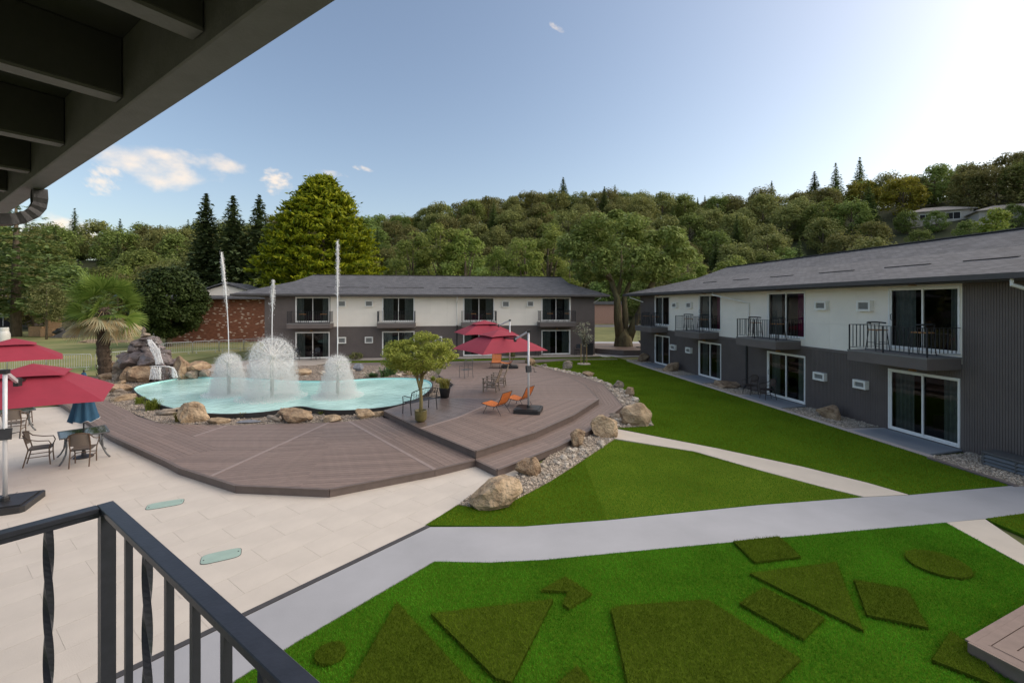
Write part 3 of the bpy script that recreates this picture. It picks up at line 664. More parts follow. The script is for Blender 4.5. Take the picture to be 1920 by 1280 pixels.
def door_unit(B, x0, x1, z0, z1, seed, order=0):
    """white sliding door: frame part, with panes, sashes, curtains and handle as sub-parts"""
    g = random.Random(seed); f = .055; w = x1-x0; xm = (x0+x1)/2; fy = -.03
    d = MB().bx(x0, x1, fy, .09, z0, z0+f).bx(x0, x1, fy, .09, z1-f, z1).bx(x0, x0+f, fy, .09, z0+f, z1-f).bx(x1-f, x1, fy, .09, z0+f, z1-f).build('sliding_door', 'white_frame', B)
    for k, (a, b, y) in enumerate(((x0+f, xm+.03, .0), (xm-.03, x1-f, .045))):
        m = MB(); s = .045
        m.bx(a, a+s, y, y+.035, z0+f, z1-f).bx(b-s, b, y, y+.035, z0+f, z1-f).bx(a+s, b-s, y, y+.035, z0+f, z0+f+s).bx(a+s, b-s, y, y+.035, z1-f-s, z1-f)
        m.build('sash', 'white_frame', d)
        MB().add([(a+s, y+.018, z0+f+s), (b-s, y+.018, z0+f+s), (b-s, y+.018, z1-f-s), (a+s, y+.018, z1-f-s)], [(0,1,2,3)]).build('pane', 'door_glass', d)
    hx = x1-f-.06 if order else x0+f+.05
    MB().tube([(hx, -.005, z0+.95), (hx, -.045, z0+.98), (hx, -.045, z0+1.14), (hx, -.005, z0+1.17)], .009, 5).build('handle', 'iron', d)
    for side in (0, 1):
        if g.random() < .15: continue
        cw = w*g.uniform(.16, .34); a = x0+f if side == 0 else x1-f-cw; n = 28; v = []; fc = []
        for i in range(n+1):
            t = i/n; x = a+cw*t; y = .20+.035*math.sin(t*cw*46+seed)+.012*math.sin(t*31); v += [(x, y, z0+.03), (x, y*.96+.01, z1-.06)]
        fc = [(2*i, 2*i+2, 2*i+3, 2*i+1) for i in range(n)]
        MB().add(v, fc).build('curtain', 'magenta_curtain' if seed in (53, 56) and side == 1 and B.location.x > 5 else 'curtain', d, smooth=True)
    gl = 'room_dark'
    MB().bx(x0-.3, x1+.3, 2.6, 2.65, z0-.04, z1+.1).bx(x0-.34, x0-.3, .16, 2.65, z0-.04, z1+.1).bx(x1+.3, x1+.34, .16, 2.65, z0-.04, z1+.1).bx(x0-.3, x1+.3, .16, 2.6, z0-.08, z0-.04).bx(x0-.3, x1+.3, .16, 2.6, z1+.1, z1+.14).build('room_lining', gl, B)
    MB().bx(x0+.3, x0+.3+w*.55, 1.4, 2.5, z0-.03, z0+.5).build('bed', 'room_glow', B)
    return d
def air_con(B, x0, x1, z0, z1):
    e = .075; a = MB().bx(x0, x1, -.16, .01, z0, z0+e).bx(x0, x1, -.16, .01, z1-e, z1).bx(x0, x0+e, -.16, .01, z0+e, z1-e).bx(x1-e, x1, -.16, .01, z0+e, z1-e).build('air_conditioner', 'ac_box', B)
    m = MB().bx(x0+e, x1-e, -.10, .0, z0+e, z1-e); z = z0+.095
    while z < z1-.1: m.bx(x0+.08, x1-.08, -.118, -.101, z, z+.014); z += .032
    m.build('grille', 'ac_grille', a)
def balcony(B, x0, x1, dep, zt, zb, rail, ribs=False):
    s = MB().bx(x0, x1, -dep, -.012, zb, zt-.05).build('balcony', 'dark_wall', B)
    MB().bx(x0-.01, x1+.01, -dep-.01, -.012, zt-.048, zt).build('slab', 'grey_slab', s)
    e = .03; y = -dep+.04
    MB().bar((x0+e, y, rail), (x1-e, y, rail), .035, .014).build('top_rail', 'iron', s); MB().bar((x0+e, y, zt+.09), (x1-e, y, zt+.09), .025, .012).build('bottom_rail', 'iron', s)
    for xx in (x0+e, x1-e):
        MB().bar((xx, y+.02, rail), (xx, -.02, rail), .035, .014).build('top_rail', 'iron', s); MB().bar((xx, y+.02, zt+.09), (xx, -.02, zt+.09), .025, .012).build('bottom_rail', 'iron', s)
    hb = rail-zt-.02
    bm = shared(('baluster', round(hb, 2)), lambda: MB().bx(-.008, .008, -.008, .008, -hb+.1, -.007)); pm = shared(('post', round(hb, 2)), lambda: MB().bx(-.017, .017, -.017, .017, -hb-.015, -.002))
    n = int((x1-x0)/.135)
    for i in range(n+1):
        x = x0+e+(x1-x0-2*e)*i/n; put('post' if i in (0, n, n//2) else 'baluster', pm if i in (0, n, n//2) else bm, 'iron', s, loc=(x, y, rail))
    k = int(dep/.14)
    for xx in (x0+e, x1-e):
        for i in range(1, k): put('baluster', bm, 'iron', s, loc=(xx, y+(dep-.06)*i/k, rail))
def dutch_roof(B, x0, x1, y0, y1, ze, xm0, xm1, ym, zm, xr0, xr1, zr, vents, name='roof'):
    yc = (y0+y1)/2; yb = y1-(ym-y0); t = .16
    v = [(x0,y0,ze),(x1,y0,ze),(x1,y1,ze),(x0,y1,ze),(xm0,ym,zm),(xm1,ym,zm),(xm1,yb,zm),(xm0,yb,zm),(xr0,yc,zr),(xr1,yc,zr),(x0,y0,ze-t),(x1,y0,ze-t),(x1,y1,ze-t),(x0,y1,ze-t)]
    f = [(0,1,5,4),(4,5,9,8),(2,3,7,6),(6,7,8,9),(1,2,6,5),(3,0,4,7),(5,6,9),(7,4,8),(13,12,11,10)]
    r = MB().add(v, f).build(name, 'shingle', B); uv_faces(r.data)
    g = MB(); e = .006
    for p, q in ((0,1),(1,2),(2,3),(3,0)):
        a, b = Vector(v[p]), Vector(v[q]); n = Vector(((b-a).y, -(b-a).x, 0)).normalized()*.05; a = a+n; b = b+n
        g.bar((a.x, a.y, ze-.075), (b.x, b.y, ze-.075), .10, .15)
    g.build('gutter', 'dark_trim', r)
    MB().bx(x0+.05, x1-.05, y0+.05, y1-.05, ze-t-.03, ze-t-.003).build('soffit_board', 'dark_trim', r)
    MB().bar((xr0, yc, zr+.01), (xr1, yc, zr+.01), .28, .035).build('ridge_cap', 'dark_trim', r)
    sl = (zm-ze)/(ym-y0)
    for a, b, fr in vents:
        y = y0+(ym-y0)*fr; MB().add([(a, y-.16, ze+sl*(y-.16-y0)+.03), (b, y-.16, ze+sl*(y-.16-y0)+.03), (b, y-.06, ze+sl*(y-.06-y0)+.012), (a, y-.06, ze+sl*(y-.06-y0)+.012), (a, y-.15, ze+sl*(y-.15-y0)-.02), (b, y-.15, ze+sl*(y-.15-y0)-.02)],
             [(0,1,2,3), (4,5,1,0), (4,0,3), (5,2,1)]).build('roof_vent', 'under', r)
    return r
def siding(B, x0, x1, z0, z1, holes, pitch, y=0.):
    m = MB(); x = x0+pitch/2
    while x < x1:
        hz = sorted((h[2], h[3]) for h in holes if h[0]-.03 < x < h[1]+.03); z = z0
        for p, q in hz+[(z1, z1)]:
            p = min(p, z1)
            if p-z > .02: m.bx(x-pitch*.3, x+pitch*.3, y-.014, y+.002, z, p)
            z = max(z, q)
        x += pitch
    stuff(m.build('siding_ribs', 'dark_wall', B))
def lamp_disc(B, x, z):
    a = MB().lathe([(.11,0),(.11,.03),(.075,.06),(.06,.1)], 14, (x, -.35, z)).build('ceiling_lamp', 'copper', B, smooth=True)
def downspout(B, pts, r=.035):
    MB().tube(pts, r, 6).build('downspout', 'white_frame', B)
def wing(name, label, loc, rz, X0, X1, doors, acs, bal, zb, zt, rail, roof, vents, dark_ends, pitch, gz):
    B = thing(name, label, 'building', loc, rz); dep = 10.0; zf = 2.52; top = roof[4]-.19
    low_h = [(a, b, gz[0], gz[1]) for a, b in doors]; up_h = [(a, b, gz[2], gz[3]) for a, b in doors]
    w = wall_cells(X0, X1, -.05, zf, low_h, 0, .18); w.bx(X0, X0+.2, .18, dep, -.05, top).bx(X1-.2, X1, .18, dep, -.05, top).bx(X0, X1, dep-.2, dep, -.05, top).bx(X0+.2, X1-.2, .18, dep-.2, -.05, -.03)
    w.build('lower_wall', 'dark_wall', B); siding(B, X0, dark_ends[1], .02, zf-.12, low_h, pitch); siding(B, dark_ends[1], X1, .02, zf+.03 if pitch < .1 else zf-.12, low_h, pitch)
    MB().bx(X0, X1 if pitch > .1 else dark_ends[1], -.035, -.003, zf-.11, zf).build('band_board', 'dark_wall', B)
    wx0, wx1 = dark_ends
    uw = wall_cells(X0, wx0, zf+.001, top, up_h, 0, .18); wall_cells(wx1, X1, zf+.001, top, up_h, 0, .18).build('upper_wall', 'dark_wall', B)
    uw.build('upper_wall', 'dark_wall', B); siding(B, X0, wx0, zf+.03, top-.02, up_h, pitch); siding(B, wx1, X1, zf+.03, top-.02, up_h, pitch)
    edges = sorted([wx0, wx1]+[x for d in doors for x in d if wx0 < x < wx1]); xs = []
    for a, b in zip(edges, edges[1:]):
        if any(d[0]-.01 < (a+b)/2 < d[1]+.01 for d in doors):
            for p, q in ((zf+.001, gz[2]), (gz[3], top)): MB().bx(a+.002, b-.002, 0, .18, p, q).build('wall_panel', 'white_wall', B)
            continue
        k = max(1, round((b-a)/1.22))
        for i in range(k):
            p, q = a+(b-a)*i/k, a+(b-a)*(i+1)/k
            zs = [zf+.001, zf+.99, top]
            for z0, z1 in zip(zs, zs[1:]): MB().bx(p+.002, q-.002, random.uniform(-.001, .001), .18, z0+.0015, z1-.0015).build('wall_panel', 'white_wall', B)
    for i, (a, b) in enumerate(doors):
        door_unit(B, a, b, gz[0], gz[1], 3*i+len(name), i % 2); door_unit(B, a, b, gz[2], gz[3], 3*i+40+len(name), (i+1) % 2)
        lamp_disc(B, (a+b)/2, gz[1]+.08); lamp_disc(B, (a+b)/2, gz[3]+.02)
    for a, b, z0, z1 in acs: air_con(B, a, b, z0, z1)
    for a, b in bal: balcony(B, a, b, 1.2, zt, zb, rail)
    dutch_roof(B, *roof, vents)
    return B
# far wing: facade on y = 37.5, looking at -y
fd = [(-11.6,-9.05), (-5.05,-2.5), (1.4,3.98), (7.95,10.45)]
facs = [(x, x+.62, z, z+.5) for z in (4.08, 1.2) for x in (-8.42, -6.36)]+[(4.6, 5.22, 4.05, 4.56), (6.7, 7.28, 4.07, 4.57), (5.6, 6.2, 1.2, 1.68), (-.9, -.3, 1.2, 1.68)]
far = wing('motel_wing', 'far two-storey motel wing, white over dark brown, facing across the pool', (0, 37.5, 0), 0, -13.85, 12.6, fd, facs,
     [(-11.85,-8.75), (-5.28,-2.4), (1.25,4.05), (7.6,10.6)], 2.45, 2.82, 3.74, (-15.9, 13.6, -.8, 10.8, 5.08, -12.6, 11.1, 2.8, 6.19, -11.6, 10.9, 6.9),
     [(-9.5,-6.2,.55), (-5,-1.8,.55), (-.6,2.2,.55), (3.4,6.2,.55)], (-9.0, 10.5), .11, (.05, 2.12, 2.88, 4.86))
downspout(far, [(.9,-.7,4.92), (.9,-.7,4.75), (.9,-.06,4.4), (.9,-.06,2.6)]); downspout(far, [(12.9,-.7,4.92), (12.9,-.7,4.8), (12.45,-.05,4.4)], .03)
MB().tube([(.9,-.06,2.58), (.9,-.06,.05)], .04, 6).build('downspout', 'iron', far)
# right wing: facade on x = 15.05, looking at -x ; local x = 33.73 - y
rd = [(33.73-b, 33.73-a) for a, b in RD]
yy = lambda y: 33.73-y
racs = [(yy(16.62), yy(16.05), 4.06, 4.42), (yy(14.7), yy(14.15), 4.04, 4.43), (yy(16.7), yy(16.13), 1.22, 1.54), (yy(14.85), yy(14.33), 1.22, 1.53),
        (yy(28.5), yy(27.9), 4.05, 4.4), (yy(26.7), yy(26.1), 4.04, 4.42), (yy(28.75), yy(28.1), 1.25, 1.6), (yy(26.75), yy(26.15), 1.25, 1.6)]
right = wing('motel_wing', 'near two-storey motel wing on the right, white over ribbed dark brown', (15.05, 33.73, 0), R(-90), 0, 27.0, rd, racs,
     [(yy(32.0), yy(29.3)), (yy(26.1), yy(23.4)), (yy(20.15), yy(17.5)), (yy(14.0), yy(11.36))], 2.36, 2.73, 3.60, (-1.3, 28, -.85, 10.85, 5.10, 3.0, 24, 2.9, 6.15, 3.6, 23.6, 6.95),
     [(7,8.4,.55), (10,11.3,.55), (13,14.5,.55), (16,17.7,.55), (19,20.6,.55), (21.6,23,.55)], (2.45, yy(11.35)), .066, (.05, 2.1, 2.80, 4.86))
downspout(right, [(-.3,-.75,4.95), (-.3,-.75,4.82), (.6,-.05,4.45)]); downspout(right, [(10.9,-.75,4.95), (10.9,-.75,4.8), (12.9,-.05,4.35), (12.9,-.05,2.75)], .03)
MB().tube([(12.75,-.06,2.38), (12.75,-.06,.25), (12.75,-.2,.1)], .045, 6).build('downspout', 'iron', right)
downspout(right, [(24.1,-.78,4.96), (24.1,-.8,4.8), (24.35,-.45,4.62)], .05)
# brick hall behind the fountain
bh = thing('brick_hall', 'red brick hall with scattered pale bricks and a low gable roof', 'building', (-30.764,56.007), -R(8.27)*0)
wl_ = MB().bx(0, 16, 0, 12, -.05, 5.0).build('brick_wall', 'brick', bh); uv_faces(wl_.data)
def gable(B, x0, x1, y0, y1, ze, zr, m, xr, name='roof'):
    v = [(x0,y0,ze),(x1,y0,ze),(x1,y1,ze),(x0,y1,ze),(xr,y0,zr),(xr,y1,zr),(x0,y0,ze-.15),(x1,y0,ze-.15),(x1,y1,ze-.15),(x0,y1,ze-.15)]
    r = MB().add(v, [(0,4,5,3),(4,1,2,5),(0,6,9,3)[::-1],(1,2,8,7)[::-1],(6,7,8,9)]).build(name, m, B); uv_faces(r.data); return r
r_ = MB().add([(-1,-1,5.0),(17,-1,5.0),(17,6,6.0),(-1,6,6.0),(-1,-1,4.85),(17,-1,4.85),(17,6,5.8),(-1,6,5.8)], [(0,1,2,3),(4,5,1,0),(7,6,5,4),(5,6,2,1),(0,3,7,4)]).build('roof', 'shingle', bh); uv_faces(r_.data)
g_ = MB().add([(1.5,1.0,5.3),(9.5,1.0,5.3),(5.5,1.0,6.55)], [(0,1,2)]).build('gable_end', 'white_wall', bh)
g2 = MB().add([(.6,.6,5.15),(5.5,.6,6.85),(10.4,.6,5.15),(.6,7,5.15),(5.5,7,6.85),(10.4,7,5.15),(.6,.6,5.0),(5.5,.6,6.7),(10.4,.6,5.0)], [(0,1,4,3),(1,2,5,4),(6,7,1,0),(7,8,2,1)]).build('gable_roof', 'shingle', bh); uv_faces(g2.data)
MB().tube([(13.2,-1.02,4.9), (14.8,-.4,4.4), (15.9,-.05,3.9)], .06, 5).build('downspout', 'white_frame', bh)
# dark house at the left edge
def simple_house(name, label, loc, rz, w, d, h, rh, wm, rm, wins, over=.7):
    B = thing(name, label, 'building', loc, rz); MB().bx(0, w, 0, d, -1.5, h).build('wall', wm, B)
    v = [(-over,-over,h),(w+over,-over,h),(w+over,d+over,h),(-over,d+over,h),(w*.3,d/2,h+rh),(w*.7,d/2,h+rh),(-over,-over,h-.2),(w+over,-over,h-.2),(w+over,d+over,h-.2),(-over,d+over,h-.2)]
    r = MB().add(v, [(0,1,5,4),(1,2,5),(2,3,4,5),(3,0,4),(6,7,1,0),(7,8,2,1),(9,6,0,3),(6,9,8,7)]).build('roof', rm, B)
    for a, b, z0, z1 in wins:
        f = MB().bx(a, b, -.05, .0, z0, z0+.08).bx(a, b, -.05, 0, z1-.08, z1).bx(a, a+.08, -.05, 0, z0, z1).bx(b-.08, b, -.05, 0, z0, z1).bx((a+b)/2-.04, (a+b)/2+.04, -.05, 0, z0, z1).build('window', 'white_frame', B)
        MB().bx(a+.06, b-.06, -.03, -.004, z0+.06, z1-.06).build('pane', 'room_dark', f)
    return B
lh = simple_house('motel_block', 'dark two-storey block with a brown roof at the left edge', (-84.358,87.039), R(4), 14.2, 9, 5.5, 1.5, 'dark_wall', 'brown_roof', [(7.6,10.4,3.2,5.2), (10.2,12.6,3.2,5.2), (9.6,12.2,.3,2.2)])
MB().bx(6, 14.2, -1.1, -.05, 2.5, 2.85).build('balcony', 'grey_slab', lh)
for i, (u_, lab) in enumerate((((62.,140.,19.0), 'pale hillside house half hidden among the trees'), ((83.,137.,22.5), 'higher hillside house with brown window wall at the right'))):
    p = (129.247,110.559) if i == 0 else (133.881,97.254)
    z = float(hill_z(np.array(p[0]), np.array(p[1])))
    simple_house('hillside_house', lab, (p[0], p[1], z+1.0), R(-38), 13, 8, 3.2, 1.6, 'hill_wall', 'pale_roof', [(2,4.5,.8,2.4), (7.5,10.5,.6,2.5)])
wallp = thing('roadside_building', 'low pinkish building across the road beyond the big tree', 'building', (29.579,95.741), R(-8))
MB().bx(0, 9, 0, 6, -.1, 4.2).build('wall', 'pink_wall', wallp); MB().bx(-.3, 9.3, -.4, 6.3, 4.2, 4.9).build('roof', 'asphalt', wallp)

# ------------------------------------------------------------------ boulders and the waterfall
RK = {}
def rock(seed, sub=3):
    if (seed, sub) not in RK: RK[(seed, sub)] = rock_mesh(seed, sub)
    return RK[(seed, sub)]
def boulder(label, p, w, d, h, z, m, seed, rz=0., group='boulders set in the courtyard beds', tilt=(0,0)):
    me = rock(seed).copy(); o = put('boulder', me, m, smooth=False, loc=(p[0], p[1], z+h*.36)); o.scale = (w/1.6, d/1.6, h/1.45); o.rotation_euler = (tilt[0], tilt[1], rz)
    return tag(o, label, 'boulder', group)
boulder('big tan boulder at the tip of the gravel bed beside the cream paving', (1.058,9.864), .92, .75, .66, 0, 'rock_tan', 1, .3)
boulder('reddish boulder, second from the paving tip, beside the deck step corner', (2.087,11.352), .54, .5, .48, 0, 'rock_brown', 2, .8)
boulder('upright angular brown boulder in the middle of the gravel bed', (3.92,13.312), .5, .4, .52, 0, 'rock_brown', 3, .2, tilt=(.2,.3))
boulder('smooth rounded tan boulder at the left end of the cream path', (5.103,14.325), .86, .7, .62, 0, 'rock_tan', 4, .1)
boulder('largest block-like boulder with a flat top on the courtyard lawn edge', (6.915,15.542), 1.2, .75, .72, 0, 'rock_tan', 5, -.25)
boulder('low dark slab of rock tucked between deck step and block-like boulder', (6.177,16.183), .6, .45, .26, 0, 'rock_grey', 6, .6)
boulder('small grey round rock below the dark slab of rock', (5.811,15.483), .28, .26, .22, 0, 'rock_blue', 7)
for i, (p, w, lab) in enumerate((((7.982,29.472), .8, 'rounded grey-brown boulder partway along the far gravel edge'), ((5.934,31.65), .95, 'brown boulder behind the near umbrella pole at the far lawn corner'), ((6.728,30.701), .4, 'small brown rock at the far end of the stone edge'), ((8.447,26.227), .62, 'grey rock in the middle of the curving stone edge'), ((8.837,22.475), .55, 'brown rock where the stone edge bends, above the step'), ((8.585,20.427), .6, 'mossy brown rock just above the block-like boulder'))):
    boulder(lab, p, w, w*.8, w*.62, 0, ('rock_grey', 'rock_brown')[i % 2], 8+i, i)
for i, (p, w, h, lab) in enumerate((((14.55,32.3), 1.0, .6, 'brown boulder by the far end patio of the right wing'), ((14.3,27.4), 1.05, .62, 'brown boulder between the two farthest patios of the right wing'), ((14.45,21.9), 1.5, .35, 'low flat boulder left of the two brown chairs'), ((14.35,15.3), .95, .55, 'angular brown boulder in the nearest gravel strip under the wall'))):
    boulder(lab, p, w, w*.7, h, 0, 'rock_brown', 20+i, .4*i)
PW = 'rocks along the front of the pool'
boulder('tall wedge of tan rock in front of the pool, beside driftwood', (-8.886,17.586), .95, .6, .62, .14, 'rock_tan', 31, .5, PW, (.1,.35))
boulder('low golden rock in front of the pool, right of the tan wedge', (-7.79,17.135), .64, .45, .27, .14, 'rock_tan', 32, .2, PW)
boulder('large brown rock in front of the pool beside the twisted driftwood', (-5.262,17.134), 1.05, .7, .58, .14, 'rock_brown', 33, -.2, PW)
boulder('low flat tan rock at the deck edge right of the large brown rock', (-4.022,16.879), .72, .45, .22, .14, 'rock_tan', 34, .3, PW)
boulder('pointed tan rock near the raised deck corner', (-2.938,17.26), .72, .45, .34, .14, 'rock_tan', 35, .6, PW, (0,.3))
boulder('small pale rock touching the raised deck corner', (-2.509,17.439), .38, .3, .22, .14, 'rock_tan', 36, .2, PW)
boulder('thin grey slate lying flat before the pool', (-6.785,17.133), .72, .4, .08, .15, 'rock_blue', 37, .1, PW)
boulder('blue-grey boulder behind the pool, right of the right fountain', (-5.376,29.33), .72, .6, .5, .14, 'rock_blue', 38, 0, PW)
boulder('broad tan boulder behind the pool between two fountains', (-8.412,28.257), .9, .7, .42, .14, 'rock_tan', 39, 0, PW)
for i, (p, w, h, lab) in enumerate((((-19.182,29.822), 1.0, .75, 'pointed tan rock left of the waterfall'), ((-18.48,27.995), 1.0, .42, 'flat tan rock at the palm foot'), ((-17.715,27.705), .8, .45, 'tan rock below the pointed rock by the waterfall'), ((-16.442,25.867), .55, .36, 'small golden rock at the left pool corner'), ((-15.282,24.114), 1.15, .5, 'broad flat tan rock left of the pool'), ((-14.711,23.007), .8, .3, 'low layered rock at the left pool bend'), ((-13.672,22.035), .95, .28, 'lowest layered rock beside the grass tufts'), ((-21.305,32.834), .8, .6, 'dark rock behind the palm side of the waterfall'), ((-1.386,26.441), .8, .35, 'flat tan rock behind the right pool end'), ((-2.188,27.149), .5, .3, 'pale rock behind the right pool end beside spiky plant'))):
    boulder(lab, p, w, w*.75, h, .12, ('rock_tan', 'rock_brown', 'rock_grey')[i % 3 if i != 7 else 2], 41+i, i*.7, PW)
WF = thing('rock_waterfall', 'stacked wet rock mound with a waterfall spilling into the pool', 'waterfall', (-15.858,27.163))
wl0 = Vector(WF.location)
for i, (q, w, h, m) in enumerate((((-15.975,26.776,0.555), 40, 27, 'rock_brown'), ((-16.831,27.002,0.54), 22, 22, 'rock_brown'), ((-14.824,26.609,0.697), 24, 28, 'rock_wet'), ((-14.099,26.908,0.839), 34, 35, 'rock_brown'), ((-13.4,27.21,0.9), 36, 18, 'rock_brown'), ((-13.494,27.022,0.549), 26, 16, 'rock_grey'), ((-13.005,26.951,0.52), 18, 14, 'rock_grey'), ((-15.456,26.903,0.496), 18, 22, 'rock_wet'), ((-14.496,26.864,0.509), 18, 18, 'rock_wet'),
        ((-17.015,27.635,1.118), 38, 24, 'rock_wet'), ((-15.983,27.182,1.185), 31, 21, 'rock_wet'), ((-15.134,27.26,1.276), 28, 21, 'rock_wet'), ((-14.734,27.404,1.047), 22, 14, 'rock_wet'), ((-15.817,27.764,0.932), 40, 26, 'rock_wet'), ((-17.776,28.048,0.755), 26, 24, 'rock_grey'), ((-15.169,27.468,1.604), 17, 14, 'rock_wet'), ((-16.206,27.517,1.527), 25, 14, 'rock_wet'), ((-17.6,28.023,1.464), 20, 11, 'rock_wet'), ((-17.045,27.942,1.789), 22, 24, 'rock_wet'), ((-16.454,28.261,1.359), 60, 30, 'rock_wet'),
        ((-16.213,27.619,1.809), 22, 10, 'rock_wet'), ((-15.579,27.628,1.887), 12, 10, 'rock_wet'), ((-16.752,27.9,2.173), 26, 13, 'rock_wet'), ((-16.314,27.836,2.38), 28, 8, 'rock_wet'), ((-16.395,28.252,2.079), 30, 20, 'rock_wet'), ((-15.938,27.882,2.194), 12, 10, 'rock_wet'), ((-16.584,27.976,2.55), 15, 9, 'rock_grey'), ((-16.613,27.981,2.787), 7, 14, 'rock_grey'))):
    s = q[1]/853*.62; o = put('rock', rock(60+i, 3).copy(), m, WF, loc=tuple(Vector(q)-wl0)); o.scale = (w*s, w*s*.8, h*s); o.rotation_euler = (0, 0, i*.9 if w < 50 else 0)
def drops(name, P, size, m, parent, seed, stretch=1.0, down=None):
    """spray of single droplets"""
    g = np.random.default_rng(seed); n = len(P); s = size*g.lognormal(0, .4, n)
    o = np.array([(1,0,0),(-.5,.87,0),(-.5,-.87,0),(0,0,1.)]); f = np.array([(0,1,3),(1,2,3),(2,0,3),(0,2,1)])
    V = o[None]*s[:,None,None]; V[...,2] *= stretch; V = V+P[:,None,:]
    return stuff(put(name, raw_mesh(name, V.reshape(-1,3), (f[None]+4*np.arange(n)[:,None,None]).reshape(-1,3)), m, parent))
def strands(name, rows, parent, off, n, seed, r=.012):
    """a fall of water as many thin threads that wander and merge; rows of (centre, half width)"""
    g = random.Random(seed); m = MB()
    for k in range(n):
        t = g.uniform(-1, 1); pts = []
        for c, hw in rows:
            t = max(-1, min(1, t+g.uniform(-.35,.35))); pts.append((c[0]-off.x+hw*t+g.uniform(-.01,.01), c[1]-off.y+g.uniform(-.05,.03), c[2]-off.z+g.uniform(-.02,.02)))
        q = [Vector(p) for p in pts]; fine = []
        for a, b in zip(q, q[1:]): fine += [a, a.lerp(b, .5)+Vector((g.uniform(-.02,.02), g.uniform(-.02,.02), 0))]
        fine.append(q[-1]); m.tube(fine, [r*g.uniform(.5,1.5) for _ in fine], 4, False)
    return stuff(m.build(name, 'stream', parent, smooth=True))
strands('upper_fall', [((-15.965,27.331,2.356), .10), ((-15.754,27.148,2.166), .16), ((-15.516,26.962,1.95), .17)], WF, wl0, 26, 1)
strands('middle_fall', [((-15.428,26.899,1.926), .24), ((-15.308,26.78,1.736), .20), ((-15.161,26.658,1.463), .17), ((-14.984,26.481,1.114), .2)], WF, wl0, 34, 2)
strands('ledge_water', [((-15.366,26.435,1.015), .05), ((-14.946,26.323,1.05), .08), ((-14.446,26.251,1.022), .06), ((-14.197,26.215,0.966), .05)], WF, wl0, 16, 3)
strands('lower_fall', [((-14.997,26.28,1.001), .22), ((-14.875,26.111,0.744), .15), ((-14.785,25.997,0.399), .13)], WF, wl0, 22, 4)
strands('right_fall', [((-14.197,26.215,0.966), .06), ((-14.084,26.148,0.721), .10), ((-13.999,26.085,0.45), .12)], WF, wl0, 14, 5)
strands('left_trickle', [((-15.219,26.313,0.973), .06), ((-15.15,26.151,0.688), .07), ((-15.086,26.041,0.399), .09)], WF, wl0, 10, 6)
g0 = np.random.default_rng(3); cs = [Vector((-15.626,26.928,2.183)), Vector((-15.274,26.674,1.889)), Vector((-15.008,26.434,1.374)), Vector((-14.695,25.883,0.608)), Vector((-13.909,25.87,0.593))]
drops('spray', np.concatenate([np.array(c-wl0)+g0.normal(0, 1, (420,3))*np.array([.16,.06,.18]) for c in cs]), .010, 'spray', WF, 3)
